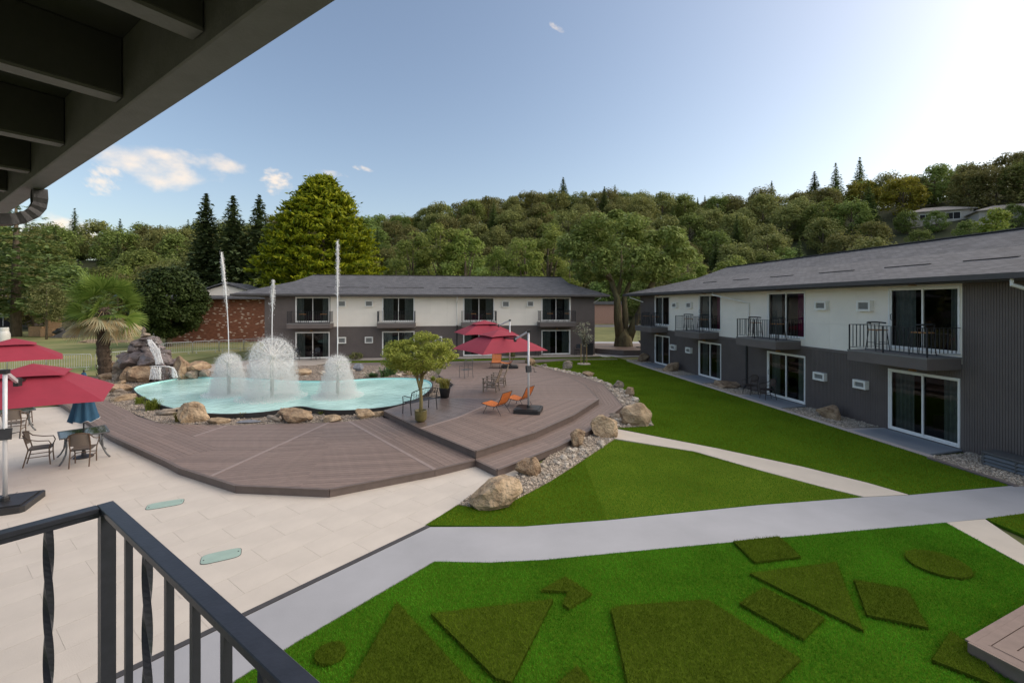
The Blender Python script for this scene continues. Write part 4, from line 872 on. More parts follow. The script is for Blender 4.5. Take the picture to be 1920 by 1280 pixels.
# ------------------------------------------------------------------ dandelion fountains
def fountain(label, p, zc, r, jets, seed, spread):
    Fn = thing('dandelion_fountain', label, 'fountain', (p[0], p[1], .2), group='dandelion fountains in the pool'); g = np.random.default_rng(seed); c = zc-.2
    MB().lathe([(.075,0),(.075,c-.10),(.10,c-.08),(.13,c),(.10,c+.1)], 14).build('pipe', 'pipe', Fn, smooth=True)
    n = int(170 if r > .7 else 110); i = np.arange(n)+.5; ph = np.arccos(1-2*i/n); th = np.pi*(1+5**.5)*i
    d = np.stack([np.cos(th)*np.sin(ph), np.sin(th)*np.sin(ph), np.cos(ph)], 1)
    sp = MB(); cup = MB()
    for k in range(n):
        e = Vector(d[k]); a = e*.12; b = e*r*.90; sp.tube([a+Vector((0,0,c)), b+Vector((0,0,c))], .0055, 3, False)
        x = e.orthogonal().normalized(); y = e.cross(x); m = 7; rr = r*(.125 if r > .7 else .15); o = Vector((0,0,c))+b
        v = [o]+[o+(x*math.cos(2*math.pi*q/m)+y*math.sin(2*math.pi*q/m))*rr*(.9+.2*random.random())+e*r*.08-Vector((0,0,.03)) for q in range(m)]
        cup.add(v, [(0, 1+q, 1+(q+1) % m) for q in range(m)])
    sp.build('spoke_ball', 'white_frame', Fn); cup.build('water_discs', 'spray_film', Fn)
    q = unit(g.normal(0, 1, (24000 if r > .7 else 13000, 3))); rad = r*np.where(g.uniform(0, 1, len(q)) < .75, 1.03-.2*np.abs(g.normal(0, 1, len(q))), 1+np.abs(g.normal(0, .13, len(q))))[:,None]; P = q*rad; P[:,2] += c
    drops('spray_ball', P, .0068, 'spray', Fn, seed, 1.3)
    m = 38000 if r > .7 else 22000; a = g.uniform(0, 2*np.pi, m); rr = r*np.sqrt(g.uniform(.25, 1, m))*1.02; t = g.uniform(0, 1, m)**.8
    z = c-.25*r-(c-.25*r-.08)*t; k = 1+.06+spread*t**.8
    P = np.stack([rr*np.cos(a)*k+g.normal(0,.05,m), rr*np.sin(a)*k+g.normal(0,.05,m), np.maximum(z, .09)], 1)
    drops('falling_spray', P, .0062, 'spray', Fn, seed+1, 3.2)
    m = 6500; a = g.uniform(0, 2*np.pi, m); rr = r*(1.0+spread)*np.sqrt(g.uniform(0, 1.9, m)); drops('splash', np.stack([rr*np.cos(a), rr*np.sin(a), g.exponential(.035, m)+.08], 1), .012, 'spray', Fn, seed+2)
    for lean, h in jets:
        pts = [(lean*t*t, .1*lean*t, c+r*.8+(h-zc-r*.8)*t) for t in np.linspace(0, 1, 9)]
        MB().tube(pts, [.020,.020,.019,.019,.021,.025,.032,.040,.022], 6).build('jet', 'stream', Fn, smooth=True)
        m = 1500; t = 1-np.abs(g.normal(0, .22, m)).clip(0, 1); side = g.normal(0, 1, (m,2))*(.03+.05*(1-t))[:,None]
        P = np.stack([lean*t*t+side[:,0]-abs(lean)*.6*(1-t)*g.uniform(0,1,m), side[:,1], c+r+(h-zc-r)*t*g.uniform(.9,1.02,m)], 1); drops('jet_drops', P, .009, 'spray', Fn, seed+4, 3.)
    return Fn
film_mat('spray_film', (1,1,1), .22, trans=.5)
fountain('left small dandelion fountain with the leaning jet, nearest the waterfall', (-9.581,21.896), 1.62, .50, [(-.3, 6.6)], 1, .55)
fountain('largest dandelion fountain ball in the middle of the pool', (-7.411,20.878), 2.0, .88, [(.05, 5.32)], 11, .18)
fountain('right small dandelion fountain with the tallest jet, before the wing', (-4.682,20.768), 1.58, .50, [(.0, 7.05)], 21, .6)
# ------------------------------------------------------------------ umbrellas
def canopy(m, hw, hd, z0, z1, t, seg=6):
    """square tent canopy: corners at z0, top opening of half-size t*hw at z1, edges slightly slack"""
    rings = []
    for s in range(seg+1):
        k = s/seg; ring_ = []
        for side in range(4):
            for j in range(6):
                u = j/6*2-1; x, y = [(u,-1),(1,u),(-u,1),(-1,-u)][side]; slack = .06*(1-u*u)*(1-k)
                f = 1-k*(1-t); ring_.append((x*hw*f, y*hd*f, z0+(z1-z0)*(k**.92)+slack*.5))
        rings.append(ring_)
    v = [p for r_ in rings for p in r_]; n = 24
    m.add(v, [(s*n+i, s*n+(i+1) % n, (s+1)*n+(i+1) % n, (s+1)*n+i) for s in range(seg) for i in range(n)])
def cantilever(label, pole, ctr, rz, z0, hw=1.45, hd=1.45, ph=2.9, cz=1.98, base_rz=0., zbase=None):
    Um = thing('cantilever_umbrella', label, 'umbrella', (pole[0], pole[1], z0), 0, 'burgundy cantilever umbrellas')
    b = MB().prism([(-.48,-.42),(-.42,-.48),(.42,-.48),(.48,-.42),(.48,.42),(.42,.48),(-.42,.48),(-.48,.42)], 0, .13).prism([(-.40,-.40),(.40,-.40),(.40,.40),(-.40,.40)], .13, .155).bx(-.005,.005,-.475,.475,.156,.158)
    ob = b.build('base', 'black_plastic', Um); ob.rotation_euler.z = base_rz
    MB().lathe([(.075,.155),(.07,.22),(.045,.25)], 12).build('base_collar', 'black_plastic', Um)
    MB().tube([(0,0,.16), (0,0,ph)], .038, 12).build('pole', 'pole_white', Um, smooth=True)
    MB().bx(-.06,.06,-.05,.05,ph-.02,ph+.07).build('pole_cap', 'black_plastic', Um)
    c = Vector((ctr[0]-pole[0], ctr[1]-pole[1], 0)); e = c.normalized(); hub = c+Vector((0,0,cz+.62))
    MB().bar(Vector((0,0,ph+.02)), c*.42+Vector((0,0,cz+.56)), .05, .07).build('arm', 'pole_white', Um)
    MB().bar(c*.40+Vector((0,0,cz+.58)), c+Vector((0,0,cz+.52)), .045, .05).build('arm_inner', 'black_plastic', Um)
    MB().bx(-.05,.05,-.05,.05,-.09,.09).build('arm_bracket', 'black_plastic', Um, loc=tuple(c*.42+Vector((0,0,cz+.56))))
    k = MB().bx(-.06,.06,-.09,.09,-.12,.12).build('crank_box', 'iron', Um, loc=(0,0,1.55)); k.rotation_euler = (0,.2,math.atan2(e.y, e.x))
    MB().tube([(0,-.1,.0), (0,-.22,.02), (0,-.22,-.12), (0,-.3,-.12)], .012, 6).build('crank_handle', 'iron', k)
    m = MB(); canopy(m, hw, hd, 0, .64, .30); cn = m.build('canopy', 'burgundy', Um, loc=(c.x, c.y, cz), rz=rz)
    m = MB(); canopy(m, hw*.46, hd*.46, .60, .86, .03, 3); m.build('vent_tier', 'burgundy', cn)
    for sx in (-1,1):
        for sy in (-1,1): MB().bar((0,0,.60), (sx*hw*.985, sy*hd*.985, .0), .018, .022).build('rib', 'pole_white', cn)
    return Um
def rzc(a): return math.radians(a)-R(8.27)*1.0           # angle measured in the view frame -> building frame
cantilever('nearer burgundy umbrella on the raised deck, over the front loungers', (2.991,16.376), (2.239,19.228), rzc(32), .38, 1.55, 1.4, base_rz=rzc(-12))
cantilever('farther burgundy umbrella on the raised deck, behind the nearer one', (3.911,27.826), (2.542,30.35), rzc(20), .38, 1.75, 1.5, base_rz=rzc(5))
cantilever('big burgundy umbrella at the left edge, over the blue parasol table', (-9.225,11.062), (-10.024,12.724), rzc(37), 0, 1.42, 1.42, 2.85, 1.98, rzc(25))
cantilever('farther burgundy umbrella at the left edge, before the barrier fence', (-19.297,20.186), (-17.766,21.681), rzc(45), 0, 1.45, 1.45, 2.85, 2.02, rzc(25))
# ------------------------------------------------------------------ patio tables and rattan chairs
def patio_table(label, p, rz, w=1.02, d=1.02):
    T = thing('patio_table', label, 'table', (p[0], p[1], 0), rz, 'glass patio tables on the paving')
    MB().bx(-w/2+.02, w/2-.02, -d/2+.02, d/2-.02, .706, .712).build('glass_top', 'table_glass', T)
    MB().bx(-w/2, w/2, -d/2, -d/2+.035, .69, .72).bx(-w/2, w/2, d/2-.035, d/2, .69, .72).bx(-w/2, -w/2+.035, -d/2+.035, d/2-.035, .69, .72).bx(w/2-.035, w/2, -d/2+.035, d/2-.035, .69, .72).build('frame', 'steel_paint', T)
    for sx in (-1,1):
        for sy in (-1,1):
            MB().tube([(sx*w*.36, sy*d*.36, .69), (sx*w*.35, sy*d*.35, .45), (sx*w*.37, sy*d*.37, .25), (sx*w*.43, sy*d*.43, .1), (sx*w*.5, sy*d*.5, .0)], .021, 6).build('leg', 'steel_paint', T, smooth=True)
    for s in (-1,1): MB().bar((s*w*.355, -d*.36, .38), (s*w*.355, d*.36, .38), .02, .03).build('stretcher', 'steel_paint', T)
    return T
t1 = (-10.084,14.4)
patio_table('glass patio table under the closed blue parasol', t1, rzc(47))
t2 = (-14.551,17.727)
patio_table('glass patio table at the left edge behind the white umbrella pole', t2, rzc(50))
def parasol(label, p, op):
    Pp = thing('closed_parasol', label, 'umbrella', (p[0], p[1], 0)); MB().tube([(0,0,.02), (0,0,2.45)], .019, 8).build('pole', 'iron', Pp)
    MB().lathe([(.22,0),(.22,.03),(.06,.06),(.03,.25)], 14).build('foot', 'iron', Pp)
    n = 48; rows = [(1.03,.30),(1.2,.265),(1.45,.21),(1.8,.15),(2.15,.09),(2.38,.035)]; v = []
    for z, r in rows:
        for k in range(n):
            a = 2*math.pi*k/n; w = 1+.16*math.cos(8*a); v.append((r*w*math.cos(a), r*w*math.sin(a), z+(.035*math.cos(8*a) if z < 1.1 else 0)))
    cl = MB().add(v, [(i*n+k, i*n+(k+1) % n, (i+1)*n+(k+1) % n, (i+1)*n+k) for i in range(len(rows)-1) for k in range(n)]).build('cloth', 'blue_cloth', Pp, smooth=True)
    MB().tube([(v[k % n][0]*1.01, v[k % n][1]*1.01, v[k % n][2]) for k in range(n+1)], .006, 4, False).build('hem_piping', 'white_trim', cl)
    return Pp
parasol('closed blue parasol with white scalloped piping standing through the glass table', t1, 0)
def rattan_chair(label, loc, rz, fm='rattan', sm='mesh_cloth', group='rattan bistro chairs at the patio tables', cat='chair'):
    Ch = thing('bistro_chair', label, cat, loc, rz, group)       # faces +x
    for sy in (-1,1):
        MB().tube([(.22,sy*.22,0), (.20,sy*.22,.25), (.20,sy*.235,.46)], .014, 6).build('leg', fm, Ch); MB().tube([(-.30,sy*.20,0), (-.20,sy*.20,.45), (-.24,sy*.21,.62), (-.30,sy*.20,.86)], .015, 6).build('leg', fm, Ch)
        MB().tube([(.20,sy*.235,.44), (.24,sy*.26,.56), (.20,sy*.285,.655), (.0,sy*.29,.675), (-.2,sy*.27,.74), (-.29,sy*.21,.86)], .013, 6).build('arm', fm, Ch, smooth=True)
        MB().bar((-.24,sy*.2,.24), (.21,sy*.22,.24), .014, .02).build('stretcher', fm, Ch)
    MB().bar((.205,-.22,.28), (.205,.22,.28), .014, .02).build('stretcher', fm, Ch)
    n = 8; v = []; f = []
    for i in range(n+1):
        for j in range(n+1): x = -.22+.45*i/n; y = (-.225+.45*j/n); v.append((x, y, .455-.02*math.sin(math.pi*i/n)*math.sin(math.pi*j/n)))
    f = [(i*(n+1)+j, (i+1)*(n+1)+j, (i+1)*(n+1)+j+1, i*(n+1)+j+1) for i in range(n) for j in range(n)]
    MB().add(v, f).add([(a, b, c-.025) for a, b, c in v], [q[::-1] for q in f]).build('seat', sm, Ch, smooth=True)
    v = []
    for i in range(n+1):
        for j in range(n+1):
            t = j/n*2-1; h = i/n; z = .56+h*(.30+.05*(1-t*t)); v.append((-.22-.07*h-.05*(1-t*t)+.03*h*abs(t), t*.205, z))
    bk = MB().add(v, [(i*(n+1)+j, i*(n+1)+j+1, (i+1)*(n+1)+j+1, (i+1)*(n+1)+j) for i in range(n) for j in range(n)]).build('backrest', sm, Ch, smooth=True)
    MB().tube([v[n*(n+1)+j] for j in range(n+1)], .015, 6).build('back_rail', fm, Ch, smooth=True)
    return Ch
def at(p, z=0): return (p[0], p[1], z)
ch = rattan_chair('brown rattan chair in profile, left of the blue parasol table', at((-10.821,13.982)), rzc(36))
def chair_at(label, p, rz, group='rattan bistro chairs at the patio tables', z=0): return dup(ch, at(p, z), rz, label, group)
chair_at('brown rattan chair with its back to us at the blue parasol table', (-9.643,13.75), rzc(118))
chair_at('brown rattan chair with its back to us at the left edge table', (-13.945,17.033), rzc(125))
chair_at('brown rattan chair on the far side of the left edge table', (-14.938,18.542), rzc(-55))
dk = rattan_chair('dark woven chair, left one of the pair on the right wing patio', (14.3,19.75,.016), R(188), 'dark_rattan', 'dark_rattan', 'pair of dark woven chairs by the wing')
dup(dk, (14.35,18.65,.016), R(172), 'dark woven chair, right one of the pair on the right wing patio')
# ------------------------------------------------------------------ deck furniture
def lounger(label, p, rz):
    Lg = thing('string_lounger', label, 'lounger', at(p, .38), rz, 'orange string loungers on the raised deck')    # faces +x
    prof = [(.48,.355),(.36,.33),(.2,.30),(.02,.285),(-.12,.30),(-.24,.40),(-.34,.58),(-.44,.80)]; hw = .30
    st = MB(); k = 26
    for j in range(k):
        y = -hw+.02+(2*hw-.04)*j/(k-1)
        for a, b in zip(prof, prof[1:]): st.bar((a[0],y,a[1]), (b[0],y,b[1]), .0185, .008)
    st.build('string_seat', 'orange', Lg)
    for s in (-1,1): MB().tube([(x, s*hw, z-.005) for x, z in prof], .011, 6).build('side_rail', 'iron', Lg, smooth=True)
    for x, z in (prof[0], prof[-1]): MB().tube([(x,-hw,z), (x,hw,z)], .012, 6).build('cross_rail', 'iron', Lg)
    for sx, x0, x1, z in ((1,.26,.40,.30), (-1,-.14,-.36,.30)):
        for sy in (-1,1): MB().tube([(x0, sy*(hw-.03), z), (x1, sy*(hw-.0), 0)], .010, 6).build('leg', 'iron', Lg)
    MB().tube([(.26,-hw+.03,.28), (.26,hw-.03,.28)], .009, 5).build('stretcher', 'iron', Lg); MB().tube([(-.14,-hw+.03,.28), (-.14,hw-.03,.28)], .009, 5).build('stretcher', 'iron', Lg)
    return Lg
lg = lounger('orange string lounger nearest to us, left of the black umbrella base', (1.834,16.306), rzc(147))
dup(lg, at((2.837,17.221), .38), rzc(147), 'orange string lounger just behind the umbrella pole')
dup(lg, at((3.052,27.952), .38), rzc(-98), 'far orange string lounger facing us under the back umbrella')
dup(lg, at((3.78,27.745), .38), rzc(178), 'far orange string lounger turned sideways beside the back umbrella base')
def wood_chair(label, p, rz):
    Wc = thing('wooden_armchair', label, 'chair', at(p, .38), rz, 'weathered wooden armchairs on the raised deck')
    for sy in (-1,1):
        MB().bar((.30,sy*.27,0), (.30,sy*.27,.60), .05, .05).build('leg', 'teak', Wc); MB().bar((-.30,sy*.25,0), (-.24,sy*.25,.44), .05, .05).build('leg', 'teak', Wc)
        MB().bx(-.32,.36,sy*.29-.055,sy*.29+.055,.60,.625).build('armrest', 'teak', Wc); MB().bar((-.27,sy*.26,.22), (.30,sy*.27,.22), .025, .05).build('stretcher', 'teak', Wc)
    MB().bar((.30,-.25,.36), (.30,.25,.36), .03, .06).build('apron', 'teak', Wc)
    for j in range(5): MB().bar((.33-.115*j,-.25,.41-.012*j), (.33-.115*j,.25,.41-.012*j), .10, .02).build('seat_slat', 'teak', Wc)
    for j in range(5): MB().bar((-.24,-.20+.10*j,.40), (-.46,-.20+.10*j,1.0+.03*(1-abs(j-2)/2)), .092, .018, up=(1,0,0)).build('back_slat', 'teak', Wc)
    MB().bar((-.40,-.25,.80), (-.40,.25,.80), .03, .06).build('back_rail', 'teak', Wc)
    return Wc
wc = wood_chair('weathered wooden armchair facing the pool, nearer of the two', (2.038,20.419), rzc(165))
dup(wc, at((2.508,21.564), .38), rzc(172), 'weathered wooden armchair mostly hidden behind the nearer wooden one')
Mc = thing('metal_armchair', 'thin grey metal armchair beside the small maple, facing the pool', 'chair', at((1.071,24.4), .38), rzc(125))
for sy in (-1,1):
    MB().tube([(.26,sy*.27,0), (.24,sy*.27,.62), (.0,sy*.28,.64), (-.2,sy*.27,.62)], .012, 6).build('arm', 'steel_paint', Mc); MB().tube([(-.32,sy*.25,0), (-.22,sy*.25,.42), (-.30,sy*.25,.95)], .012, 6).build('leg', 'steel_paint', Mc)
MB().tube([(-.30,-.25,.95), (-.31,-.12,1.02), (-.31,.12,1.02), (-.30,.25,.95)], .012, 6).build('back_rail', 'steel_paint', Mc)
for j in range(7): MB().tube([(-.225,-.21+.07*j,.44), (-.305,-.21+.07*j,.98)], .006, 4).build('back_bar', 'steel_paint', Mc)
for j in range(9): MB().bar((-.22+.055*j,-.25,.43), (-.22+.055*j,.25,.43), .035, .008).build('seat_slat', 'steel_paint', Mc)
Bn = thing('garden_bench', 'black iron garden bench with scrolled back facing the pool', 'bench', at((-0.929,16.97), .38), rzc(141))
for s in (-1,1):
    MB().tube([(-.24,s*.6,0), (-.19,s*.6,.40), (-.22,s*.6,.60), (-.28,s*.6,.80)], .018, 6).build('leg', 'iron', Bn); MB().tube([(.24,s*.6,0), (.22,s*.6,.40), (.24,s*.6,.60), (.12,s*.6,.63), (-.2,s*.6,.62)], .016, 6).build('arm', 'iron', Bn, smooth=True)
for j in range(8): MB().bar((-.17+.055*j,-.6,.41-.01*math.sin(j*.45)), (-.17+.055*j,.6,.41-.01*math.sin(j*.45)), .038, .012).build('seat_slat', 'iron', Bn)
bz = lambda y, z: (-.22-(z-.6)*.3, y, z)
MB().tube([bz(-.6,.80), bz(-.3,.86), bz(0,.885), bz(.3,.86), bz(.6,.80)], .016, 6).build('top_rail', 'iron', Bn, smooth=True); MB().tube([bz(-.6,.50), bz(0,.53), bz(.6,.50)], .013, 6).build('lower_rail', 'iron', Bn)
sc = MB(); gg = random.Random(5)
for j in range(11):
    y0 = -.52+.104*j; r0 = gg.uniform(.045,.075); zc_ = gg.uniform(.62,.74); a0 = gg.uniform(0,6.3)
    sc.tube([bz(y0+r0*(1-.06*k)*math.cos(a0+k*.55), zc_+r0*(1-.06*k)*math.sin(a0+k*.55)) for k in range(13)], .007, 4)
for j in range(9): sc.tube([bz(-.5+.12*j,.53), bz(-.46+.12*j,.66), bz(-.52+.13*j,.83)], .006, 4)
sc.build('scroll_panel', 'iron', Bn)
# ------------------------------------------------------------------ bar chairs on the balconies
def bar_chair(label, loc, rz):
    Bc = thing('bar_chair', label, 'chair', loc, rz, 'black bar chairs with wooden seats on the balconies')
    for sx in (-1,1):
        for sy in (-1,1): MB().tube([(sx*.17,sy*.17,.68), (sx*.23,sy*.23,0)], .013, 6).build('leg', 'iron', Bc)
    for sy in (-1,1): MB().tube([(-.17,sy*.17,.68), (-.20,sy*.21,.95)], .012, 6).build('back_post', 'iron', Bc); MB().bar((-.21,sy*.21,.28), (.21,sy*.21,.28), .014, .014).build('footrest', 'iron', Bc)
    MB().bar((.21,-.21,.24), (.21,.21,.24), .014, .014).build('footrest', 'iron', Bc)
    MB().bx(-.20,.21,-.20,.20,.68,.712).build('seat', 'orange_wood', Bc, bevel=.008)
    MB().tube([(.02,-.25,.93), (-.12,-.24,.94), (-.21,-.15,.95), (-.235,0,.95), (-.21,.15,.95), (-.12,.24,.94), (.02,.25,.93)], .028, 6).build('back_ring', 'iron', Bc, smooth=True)
    return Bc
bc = None
bays = ['farthest', 'second farthest', 'second nearest', 'nearest']
for i, (y0, y1) in enumerate(((29.3,32.0), (23.4,26.1), (17.5,20.15), (11.36,14.0))):
    for k, (yy_, rz) in enumerate(((y1-.55, R(-100)), (y0+.62, R(100)))):
        lab = 'black bar chair, wooden seat, %s on the %s right-wing balcony' % (('left', 'right')[k], bays[i]); loc = (14.45, yy_, 2.732)
        if bc is None: bc = bar_chair(lab, loc, rz)
        else: dup(bc, loc, rz, lab)
cols = ['leftmost', 'second', 'third', 'rightmost']
for i, (x0, x1) in enumerate(((-11.85,-8.75), (-5.28,-2.4), (1.25,4.05), (7.6,10.6))):
    if i == 1: continue
    for k, x in enumerate((x0+.95, x1-.6)):
        dup(bc, (x, 36.9, 2.822), R((0, 180)[k]), 'black bar chair, wooden seat, %s on the %s far-wing balcony' % (('left', 'right')[k], cols[i]))
wi = rattan_chair('left black metal chair before the ground-floor door behind the fountains', (-11.3, 36.7, .03), R(-70), 'iron', 'iron', 'black chairs at the far wing doors')
dup(wi, (-9.9, 36.7, .03), R(-110), 'right black metal chair before the ground-floor door behind the fountains')
dup(wi, (7.6, 36.75, .03), R(-60), 'brown-black chair left of the open far right ground-floor door', 'black chairs at the far wing doors'); dup(wi, (10.9, 36.75, .03), R(-120), 'brown-black chair right of the open far right ground-floor door', 'black chairs at the far wing doors')
bx_ = MB().bx(-.25,.25,-.2,.2,0,.95).bx(-.27,.27,-.22,.22,.95,1.0).build('waste_bin', 'black_plastic', loc=(11.95, 36.9, .03)); tag(bx_, 'tall black bin against the far wing by its right corner', 'bin')
# dark slatted box by the near wall
Sb = thing('slatted_box', 'dark grey slatted box with rounded top on the gravel by the ribbed wall', 'box', (14.45, 9.55, .01), R(0))
MB().prism([(-.22,-.75),(-.16,-.85),(.30,-.85),(.36,-.75),(.36,.68),(.30,.78),(-.16,.78),(-.22,.68)], .30, .345).build('lid', 'steel_paint', Sb, bevel=.008)
MB().bx(-.17,.31,-.78,.71,.0,.30).build('core', 'under', Sb)
for k in range(3):
    z = .03+.092*k
    for a, b in ((-.75,-.03), (-.01,.68)): MB().add([(-.235,a,z), (-.235,b,z), (-.19,b,z+.075), (-.19,a,z+.075), (-.18,a,z), (-.18,b,z)], [(0,1,2,3)[::-1],(0,4,5,1)[::-1],(0,3,4),(1,5,2)]).build('slat', 'steel_paint', Sb)
    for s in (-1,1): MB().bar((-.18,-.035+s*.78,z+.04), (.32,-.035+s*.78,z+.04), .03, .07).build('slat', 'steel_paint', Sb)
for y in (-.75,-.02,.68): MB().bx(-.225,-.185,y-.02,y+.02,0,.30).build('post', 'steel_paint', Sb)
# hatches in the paving
for lab, p, rz, w, h in (('pale green oval hatch in the paving nearer the deck', (-5.969,10.751), rzc(28), .64, .34), ('pale green oval hatch in the paving nearer the railing', (-3.796,8.404), rzc(28), .58, .34)):
    pts = [(math.copysign(abs(math.cos(a))**.45, math.cos(a))*w/2, math.copysign(abs(math.sin(a))**.45, math.sin(a))*h/2) for a in np.linspace(0, 2*np.pi, 40, endpoint=False)]
    H_ = thing('floor_hatch', lab, 'hatch', at(p, .001), rz, 'oval hatches in the paving'); MB().prism([(x*1.03, y*1.06) for x, y in pts], 0, .003).build('rim', 'edging', H_); MB().prism(pts, .003, .007).build('lid', 'hatch', H_)
    for s in (-1,1): MB().lathe([(.012,.007),(.012,.011)], 8, (s*w*.43, s*.03, 0)).build('screw', 'iron', H_)
# ------------------------------------------------------------------ turf cut-outs on the front lawn
def cutout(label, poly):
    o = struct(MB().prism(poly, .006, .05).build('turf_cutout', 'patch_base')); del o['kind']; tag(o, label, 'turf patch', 'dark turf shapes laid on the bright lawn')
    X, Y = scatter(poly, 5200, rng); b = blades('turf', X, Y, .049, .034, .0075, 'turf_patch', o)
    P_ = [Vector(q) for q in poly]; n = len(P_); ex, ey = [], []
    for i in range(n):
        a, b_ = P_[i-1], P_[i]; k = int((b_-a).length*260); t = rng.uniform(0, 1, k); ex.append(a.x+(b_.x-a.x)*t); ey.append(a.y+(b_.y-a.y)*t)
    ex, ey = np.concatenate(ex)+rng.normal(0,.006,sum(map(len,ex))), np.concatenate(ey)+rng.normal(0,.006,sum(map(len,ey)))
    blades('turf_edge', ex, ey, .006, .066, .009, 'turf_patch', o, lean=.4)
cutout('small dark turf square at the top edge of the bright lawn', [(5.108,7.512), (6.044,7.545), (5.92,6.894), (5.049,6.861)])
cutout('long dark turf triangle pointing down, right of the lawn middle', [(4.756,6.576), (6.361,6.655), (5.393,5.223)])
cutout('pale-edged turf rectangle left of the long triangle', [(4.142,5.946), (4.723,6.216), (5.088,5.511), (4.497,5.202)])
cutout('turf kite right of the long triangle', [(6.244,6.193), (6.808,5.874), (6.285,5.143), (5.717,5.473)])
cutout('large dark turf pentagon at the bottom middle', [(2.282,6.081), (2.459,6.134), (3.731,6.076), (4.211,4.912), (3.521,4.566), (2.005,4.786)])
cutout('dark turf triangle with a flat top, left of the pentagon', [(-0.203,6.355), (1.522,6.409), (0.726,5.078), (0.565,5.153)])
cutout('dark turf triangle pointing up at the bottom left', [(-0.693,6.661), (0.397,4.951), (-1.098,5.168)])
cutout('small dark turf arrow between the triangles', [(1.408,6.646), (1.847,6.915), (2.12,6.455), (1.702,6.199), (1.648,6.286), (1.799,6.552)])
cutout('small turf corner poking up at the bottom edge', [(1.534,5.188), (1.131,4.913), (1.655,4.837)])
cutout('dark turf piece running under the corner platform', [(6.499,5.033), (6.492,4.803), (6.144,4.184), (5.766,4.669)])
def oval(c, r0, r1, a): return [(c[0]+r0*math.cos(t)*math.cos(a)-r1*math.sin(t)*math.sin(a), c[1]+r0*math.cos(t)*math.sin(a)+r1*math.sin(t)*math.cos(a)) for t in np.linspace(0, 2*np.pi, 26, endpoint=False)]
cutout('dark turf oval at the right of the bright lawn', oval((8.007,6.4), .42, .40, 0))
cutout('small turf disc at the left tip of the bright lawn', oval((-1.401,5.828), .175, .175, 0))
# ------------------------------------------------------------------ driftwood and small planting in the pool garden
def drift(label, p, rz, parts, s=1.):
    Dw = thing('driftwood', label, 'driftwood', at(p, .17), rz)
    for pts, r in parts: MB().tube([tuple(np.array(q)*s) for q in pts], [x*s for x in r], 7).build('branch', 'driftwood', Dw, smooth=True)
drift('bleached driftwood log lying left of the tan wedge rock', (-10.253,18.729), rzc(12), [([(-.45,0,.06), (-.2,.05,.12), (.1,.0,.14), (.42,.1,.22)], [.05,.09,.08,.04]), ([(-.3,-.06,.05), (.0,-.1,.08), (.4,-.05,.07)], [.05,.06,.03])])
drift('twisted driftwood root beside the large brown rock', (-6.005,17.168), rzc(-10), [([(-.3,.05,.12), (-.05,0,.1), (.3,-.1,.05)], [.07,.09,.05]), ([(-.1,.1,.1), (.05,.15,.22), (.12,.2,.42)], [.06,.05,.02]), ([(.0,.1,.1), (.2,.15,.25), (.25,.1,.33)], [.05,.03,.015])])
leaf_mat('tuft', (.16,.20,.03), (.26,.31,.06), .35); leaf_mat('tuft_dry', (.20,.17,.04), (.30,.25,.08), .35); leaf_mat('spiky', (.05,.11,.04), (.11,.19,.07), .25); leaf_mat('yellow_leaf', (.36,.32,.06), (.50,.45,.16), .35)
def tuft(label, p, n, h, spread, m, seed, z=.16, w=.02, name='grass_tuft', cat='grass tuft'):
    g = np.random.default_rng(seed); V = []; Fq = []
    for i in range(n):
        a = g.uniform(0, 6.283); l = h*g.uniform(.6, 1.1); o = g.normal(0, spread*.25, 2); d = np.array([math.cos(a), math.sin(a)])*g.uniform(.2,1)*spread; t = np.array([-math.sin(a), math.cos(a)])*w/2
        for k, (s, zz, ww) in enumerate(((0,0,1), (.3,.6,1), (.75,.95,.7), (1.15,.9,.05))):
            c = np.array([*(o+d*s), zz*l]); V += [c-np.array([*t,0])*ww, c+np.array([*t,0])*ww]
        b = 8*i; Fq += [(b+2*k, b+2*k+1, b+2*k+3, b+2*k+2) for k in range(3)]
    return tag(put(name, raw_mesh(name, V, Fq), m, loc=at(p, z)), label, cat, 'small plants in the pool garden')
tuft('largest bright green grass tuft left of the pool', (-11.381,19.677), 190, .42, .34, 'tuft', 1)
tuft('smaller grass tuft behind the largest one, by the pool bend', (-12.576,20.911), 110, .30, .22, 'tuft', 2)
tuft('yellowish tuft leaning on the tan wedge rock', (-9.33,17.577), 90, .34, .2, 'tuft_dry', 3)
tuft('dry orange tuft in front of the middle of the pool', (-7.314,17.738), 70, .2, .16, 'tuft_dry', 4)
tuft('tiny green tuft behind the large brown rock', (-5.51,18.38), 50, .16, .16, 'tuft', 5)
tuft('tiny green tuft right of the low flat rock', (-4.572,17.904), 50, .14, .16, 'tuft', 6)
tuft('spiky green plant behind the right end of the pool', (-3.135,27.49), 46, .85, .55, 'spiky', 7, w=.09, name='spiky_plant', cat='plant')
tuft('second spiky plant left of the taller one behind the pool', (-3.465,26.743), 40, .5, .5, 'spiky', 8, w=.07, name='spiky_plant', cat='plant')
tuft('low moss-green plant on the far pool edge', (-4.068,26.639), 120, .25, .4, 'spiky', 9, w=.03)
tuft('round green tuft right of the pool end', (-0.683,24.881), 110, .26, .2, 'tuft', 10)
tuft('yellow flowering clump behind the black planter', (-0.335,24.324), 120, .24, .3, 'yellow_leaf', 12, w=.03)
Pt = thing('planter', 'black pot of yellow-green leaves behind the bench', 'planter', at((-0.045,19.314), .38)); MB().lathe([(.17,0),(.24,.40),(.25,.42),(.23,.42),(.21,.36),(.0,.36)], 18).build('pot', 'black_plastic', Pt, smooth=True)
tu = tuft('', (0,0), 170, .42, .30, 'yellow_leaf', 11, .36, .045, 'foliage'); tu.parent = Pt
for k in ('label', 'category', 'group'): del tu[k]
